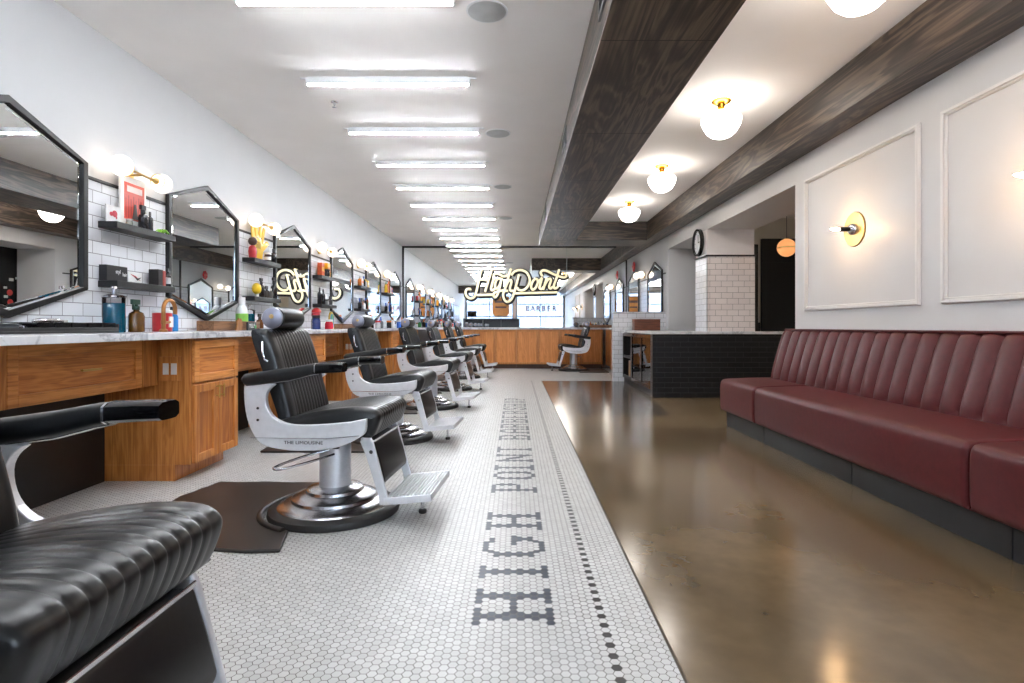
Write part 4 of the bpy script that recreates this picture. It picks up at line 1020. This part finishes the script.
# ------------------------------------------------------------------ half wall and desk
hw_ = struct(MB().box(1.69, XR-.001, 9.70, 9.85, 0, 1.18), 'wall_half_height', M['tile_xz'])
struct(MB().box(1.665, XR-.001, 9.68, 9.87, 1.18, 1.205), 'trim_6', M['marble'], .003)
t = thing('reception_desk', 'black tiled reception desk with a pale stone top', 'desk', (0, 0, 0))
MB().box(1.83, 3.75, 7.50, 7.605, 0, .85).build('front', M['tile_black'], t)
b_ = MB().box(1.87, 2.40, 7.61, 9.66, 0, .08).box(2.38, 2.40, 7.61, 9.66, .08, .85).box(1.87, 2.38, 9.64, 9.66, .08, .85).box(1.87, 2.38, 7.61, 7.63, .08, .85)
for y in (8.28, 8.95): b_.box(1.87, 2.38, y-.012, y+.012, .08, .85)
b_.box(1.88, 2.38, 8.97, 9.64, .44, .46)
b_.build('cabinet_body', M['black'], t)
for i, (a, c) in enumerate(((7.63, 8.28), (8.28, 8.95))):
    d = MB().ring([(a+.004, .09), (c-.004, .09), (c-.004, .84), (a+.004, .84)], [(a+.05, .14), (c-.05, .14), (c-.05, .79), (a+.05, .79)], 1.845, 1.868, 'YZ').build('door', M['black_gloss'], t, .002)
    MB().box(1.853, 1.858, a+.05, c-.05, .14, .79).build('pane', M['glass'], d)
    MB().tube([(1.835, c-.03, .35), (1.835, c-.03, .6)], .005, 8).build('handle', M['chrome'], d, smooth=40)
d = MB().ring([(8.954, .09), (9.65, .09), (9.65, .84), (8.954, .84)], [(9.0, .14), (9.60, .14), (9.60, .79), (9.0, .79)], 1.845, 1.868, 'YZ').box(1.845, 1.868, 9.0, 9.6, .43, .47).build('open_frame', M['frame'], t, .002)
MB().box(1.845, 1.868, 7.55, 7.61, 0, .85).box(1.832, 1.846, 7.503, 7.515, 0, .85).build('steel_corner', M['alu'], t)
MB().prism([(1.80, 7.48), (3.78, 7.48), (3.78, 7.609), (2.59, 7.609), (2.59, 8.09), (2.55, 9.66), (1.80, 9.66)], .851, .887, 'XY').build('top', M['marble'], t, .003)
carton((2.10, 9.2, .081), .45, .40, .30, (150, 112, 72), 'brown carton on the bottom shelf of the desk', name='storage_box')
carton((2.10, 9.15, .461), .18, .30, .32, (170, 138, 98), 'tan folder box on the desk shelf beside a white bottle', name='storage_box')
bottle((2.0, 9.40, .461), .26, .06, (225, 225, 218), (60, 60, 60), 'white bottle on the open desk shelf')
t = thing('walnut_box', 'reddish walnut box standing on the desk against the half wall', 'box', (2.20, 9.45, .8875))
MB().box(-.215, .215, -.09, .09, 0, .175).build('case', M['walnut'], t, .003)
MB().box(-.219, .219, -.094, .094, .175, .187).build('lid', M['walnut'], t, .002)

# ------------------------------------------------------------------ burgundy bench
t = thing('bench_seat', 'long burgundy leather bench along the right wall', 'bench', (0, 0, 0))
MB().box(2.035, XR-.01, .2, 5.41, 0, .155).build('plinth', M['plinth'], t)
for y in (4.6, 3.4, 2.3): MB().box(2.0315, 2.035, y-.003, y+.003, .003, .15).build('plinth_joint', M['black'], t)
def cushion(y0, y1, name='seat_cushion'):
    hw2 = (y1-y0)/2-.003
    fr = spline([(1.985, .156), (1.972, .19), (1.97, .30), (1.972, .395), (1.985, .436), (2.02, .453), (2.15, .460), (2.35, .466), (2.50, .466)], 4)
    fr = [(p[0], p[1]) for p in fr]
    bk = [(2.05+.45*i/(len(fr)-1), .156) for i in range(len(fr))]
    return MB().surf(fr, bk, hw2, .05, 0, 0, .030).shift(0, (y0+y1)/2, 0).build(name, M['burg'], t, smooth=62)
cushion(4.655, 5.43); cushion(2.46, 4.655); cushion(.25, 2.46)
y0, y1 = .25, 5.33
fr = spline([(2.42, .455), (2.425, .52), (2.46, .66), (2.50, .80), (2.525, .875), (2.54, .905), (2.555, .918), (2.578, .918)], 4)
bk = [(XR-.012, .445+(.918-.445)*min(1, i/(len(fr)-4))) for i in range(len(fr))]
# channels run the whole length
MB().surf(fr, bk, (y1-y0)/2, .0, .147, .020, .012, per=9).shift(0, (y0+y1)/2, 0).build('backrest', M['burg'], t, smooth=66)
MB().box(2.552, XR-.005, y0, y1, .918, .934).build('top_rail', M['burg'], t, .006)

# ------------------------------------------------------------------ things behind the camera that the mirrors show
t = thing('display_counter', 'long black display counter with shelves reflected in the far mirror', 'counter', (-1.15, -1.1, 0))
c_ = MB().box(-1.35, 1.35, -.3, -.27, 0, 1.3).box(-1.35, 1.35, -.3, .3, 1.27, 1.32).box(-1.35, 1.35, -.3, .3, 0, .08)
for x in (-1.35, -.46, .42, 1.31): c_.box(x, x+.04, -.3, .3, .08, 1.27)
for z in (.45, .86): c_.box(-1.35, 1.35, -.3, .3, z, z+.03)
c_.build('carcass', pm((34, 40, 50)), t)
t = thing('monitor', 'dark monitor on the display counter, reflected in the far mirror', 'monitor', (-2.1, -1.1, 1.32))
MB().box(-.22, .22, -.012, .012, .10, .36).build('screen', M['black_gloss'], t, .004)
MB().box(-.02, .02, -.01, .01, .01, .12).box(-.1, .1, -.07, .07, 0, .012).build('stand', M['black'], t)
t = thing('hanging_banner', 'orange banner with dark wording reflected under the script sign', 'banner', (-.73, -2.2, 1.45))
ban = [(-.42, .12), (-.30, 0), (.30, 0), (.42, .12), (.42, 1.0), (-.42, 1.0)]
MB().prism(ban, -.01, .01, 'XZ').build('cloth', pm((214, 130, 34)), t)
MB().box(-.3, .3, .0105, .012, .68, .80).box(-.28, .28, .0105, .012, .42, .50).build('dark_wording', pm((90, 50, 24)), t)
MB().tube([(-.44, 0, 1.0), (.44, 0, 1.0)], .012, 8).tube([(-.4, 0, 1.0), (-.4, 0, 1.36)], .003, 6).tube([(.4, 0, 1.0), (.4, 0, 1.36)], .003, 6).build('rod', M['black'], t)

# ------------------------------------------------------------------ light and camera
W = bpy.data.worlds.new('daylight'); SC.world = W; W.use_nodes = True
bg = W.node_tree.nodes['Background']
bg.inputs['Color'].default_value = (.82, .9, 1.0, 1); bg.inputs['Strength'].default_value = 7.0

# daylight is gathered through the two shop windows
for a, c in ((-2.58, -.10), (.05, 2.55)):
    L = bpy.data.lights.new('window_portal', 'AREA'); L.shape = 'RECTANGLE'; L.size = c-a; L.size_y = 2.41; L.cycles.is_portal = True
    o = bpy.data.objects.new('window_portal', L); COL.objects.link(o); o.location = ((a+c)/2, YF-.14, 1.555); o.rotation_euler = (-PI/2, 0, PI)
    o.rotation_euler = (PI/2, 0, PI)
cam = bpy.data.cameras.new('camera'); co = bpy.data.objects.new('camera', cam); COL.objects.link(co)
co.location = (0, 0, H); co.rotation_euler = (PI/2, 0, 0)
cam.sensor_width = 36; cam.lens = f_px*36/1024
cam.shift_x = -(cx-512)/1024; cam.shift_y = -(341.5-cy)/1024
cam.clip_start = .02; cam.clip_end = 100
SC.camera = co
SC.view_settings.view_transform = 'Standard'; SC.view_settings.look = 'None'
SC.view_settings.exposure = 2.74; SC.view_settings.gamma = 1; SC.view_settings.use_curve_mapping = False
cy_ = SC.cycles
cy_.max_bounces = 9; cy_.diffuse_bounces = 5; cy_.glossy_bounces = 6; cy_.transparent_max_bounces = 12; cy_.transmission_bounces = 4
cy_.caustics_reflective = False; cy_.caustics_refractive = False
cy_.sample_clamp_indirect = 5; cy_.blur_glossy = .5
cy_.use_denoising = True; cy_.denoiser = 'OPENIMAGEDENOISE'; cy_.denoising_prefilter = 'ACCURATE'; cy_.denoising_quality = 'HIGH'
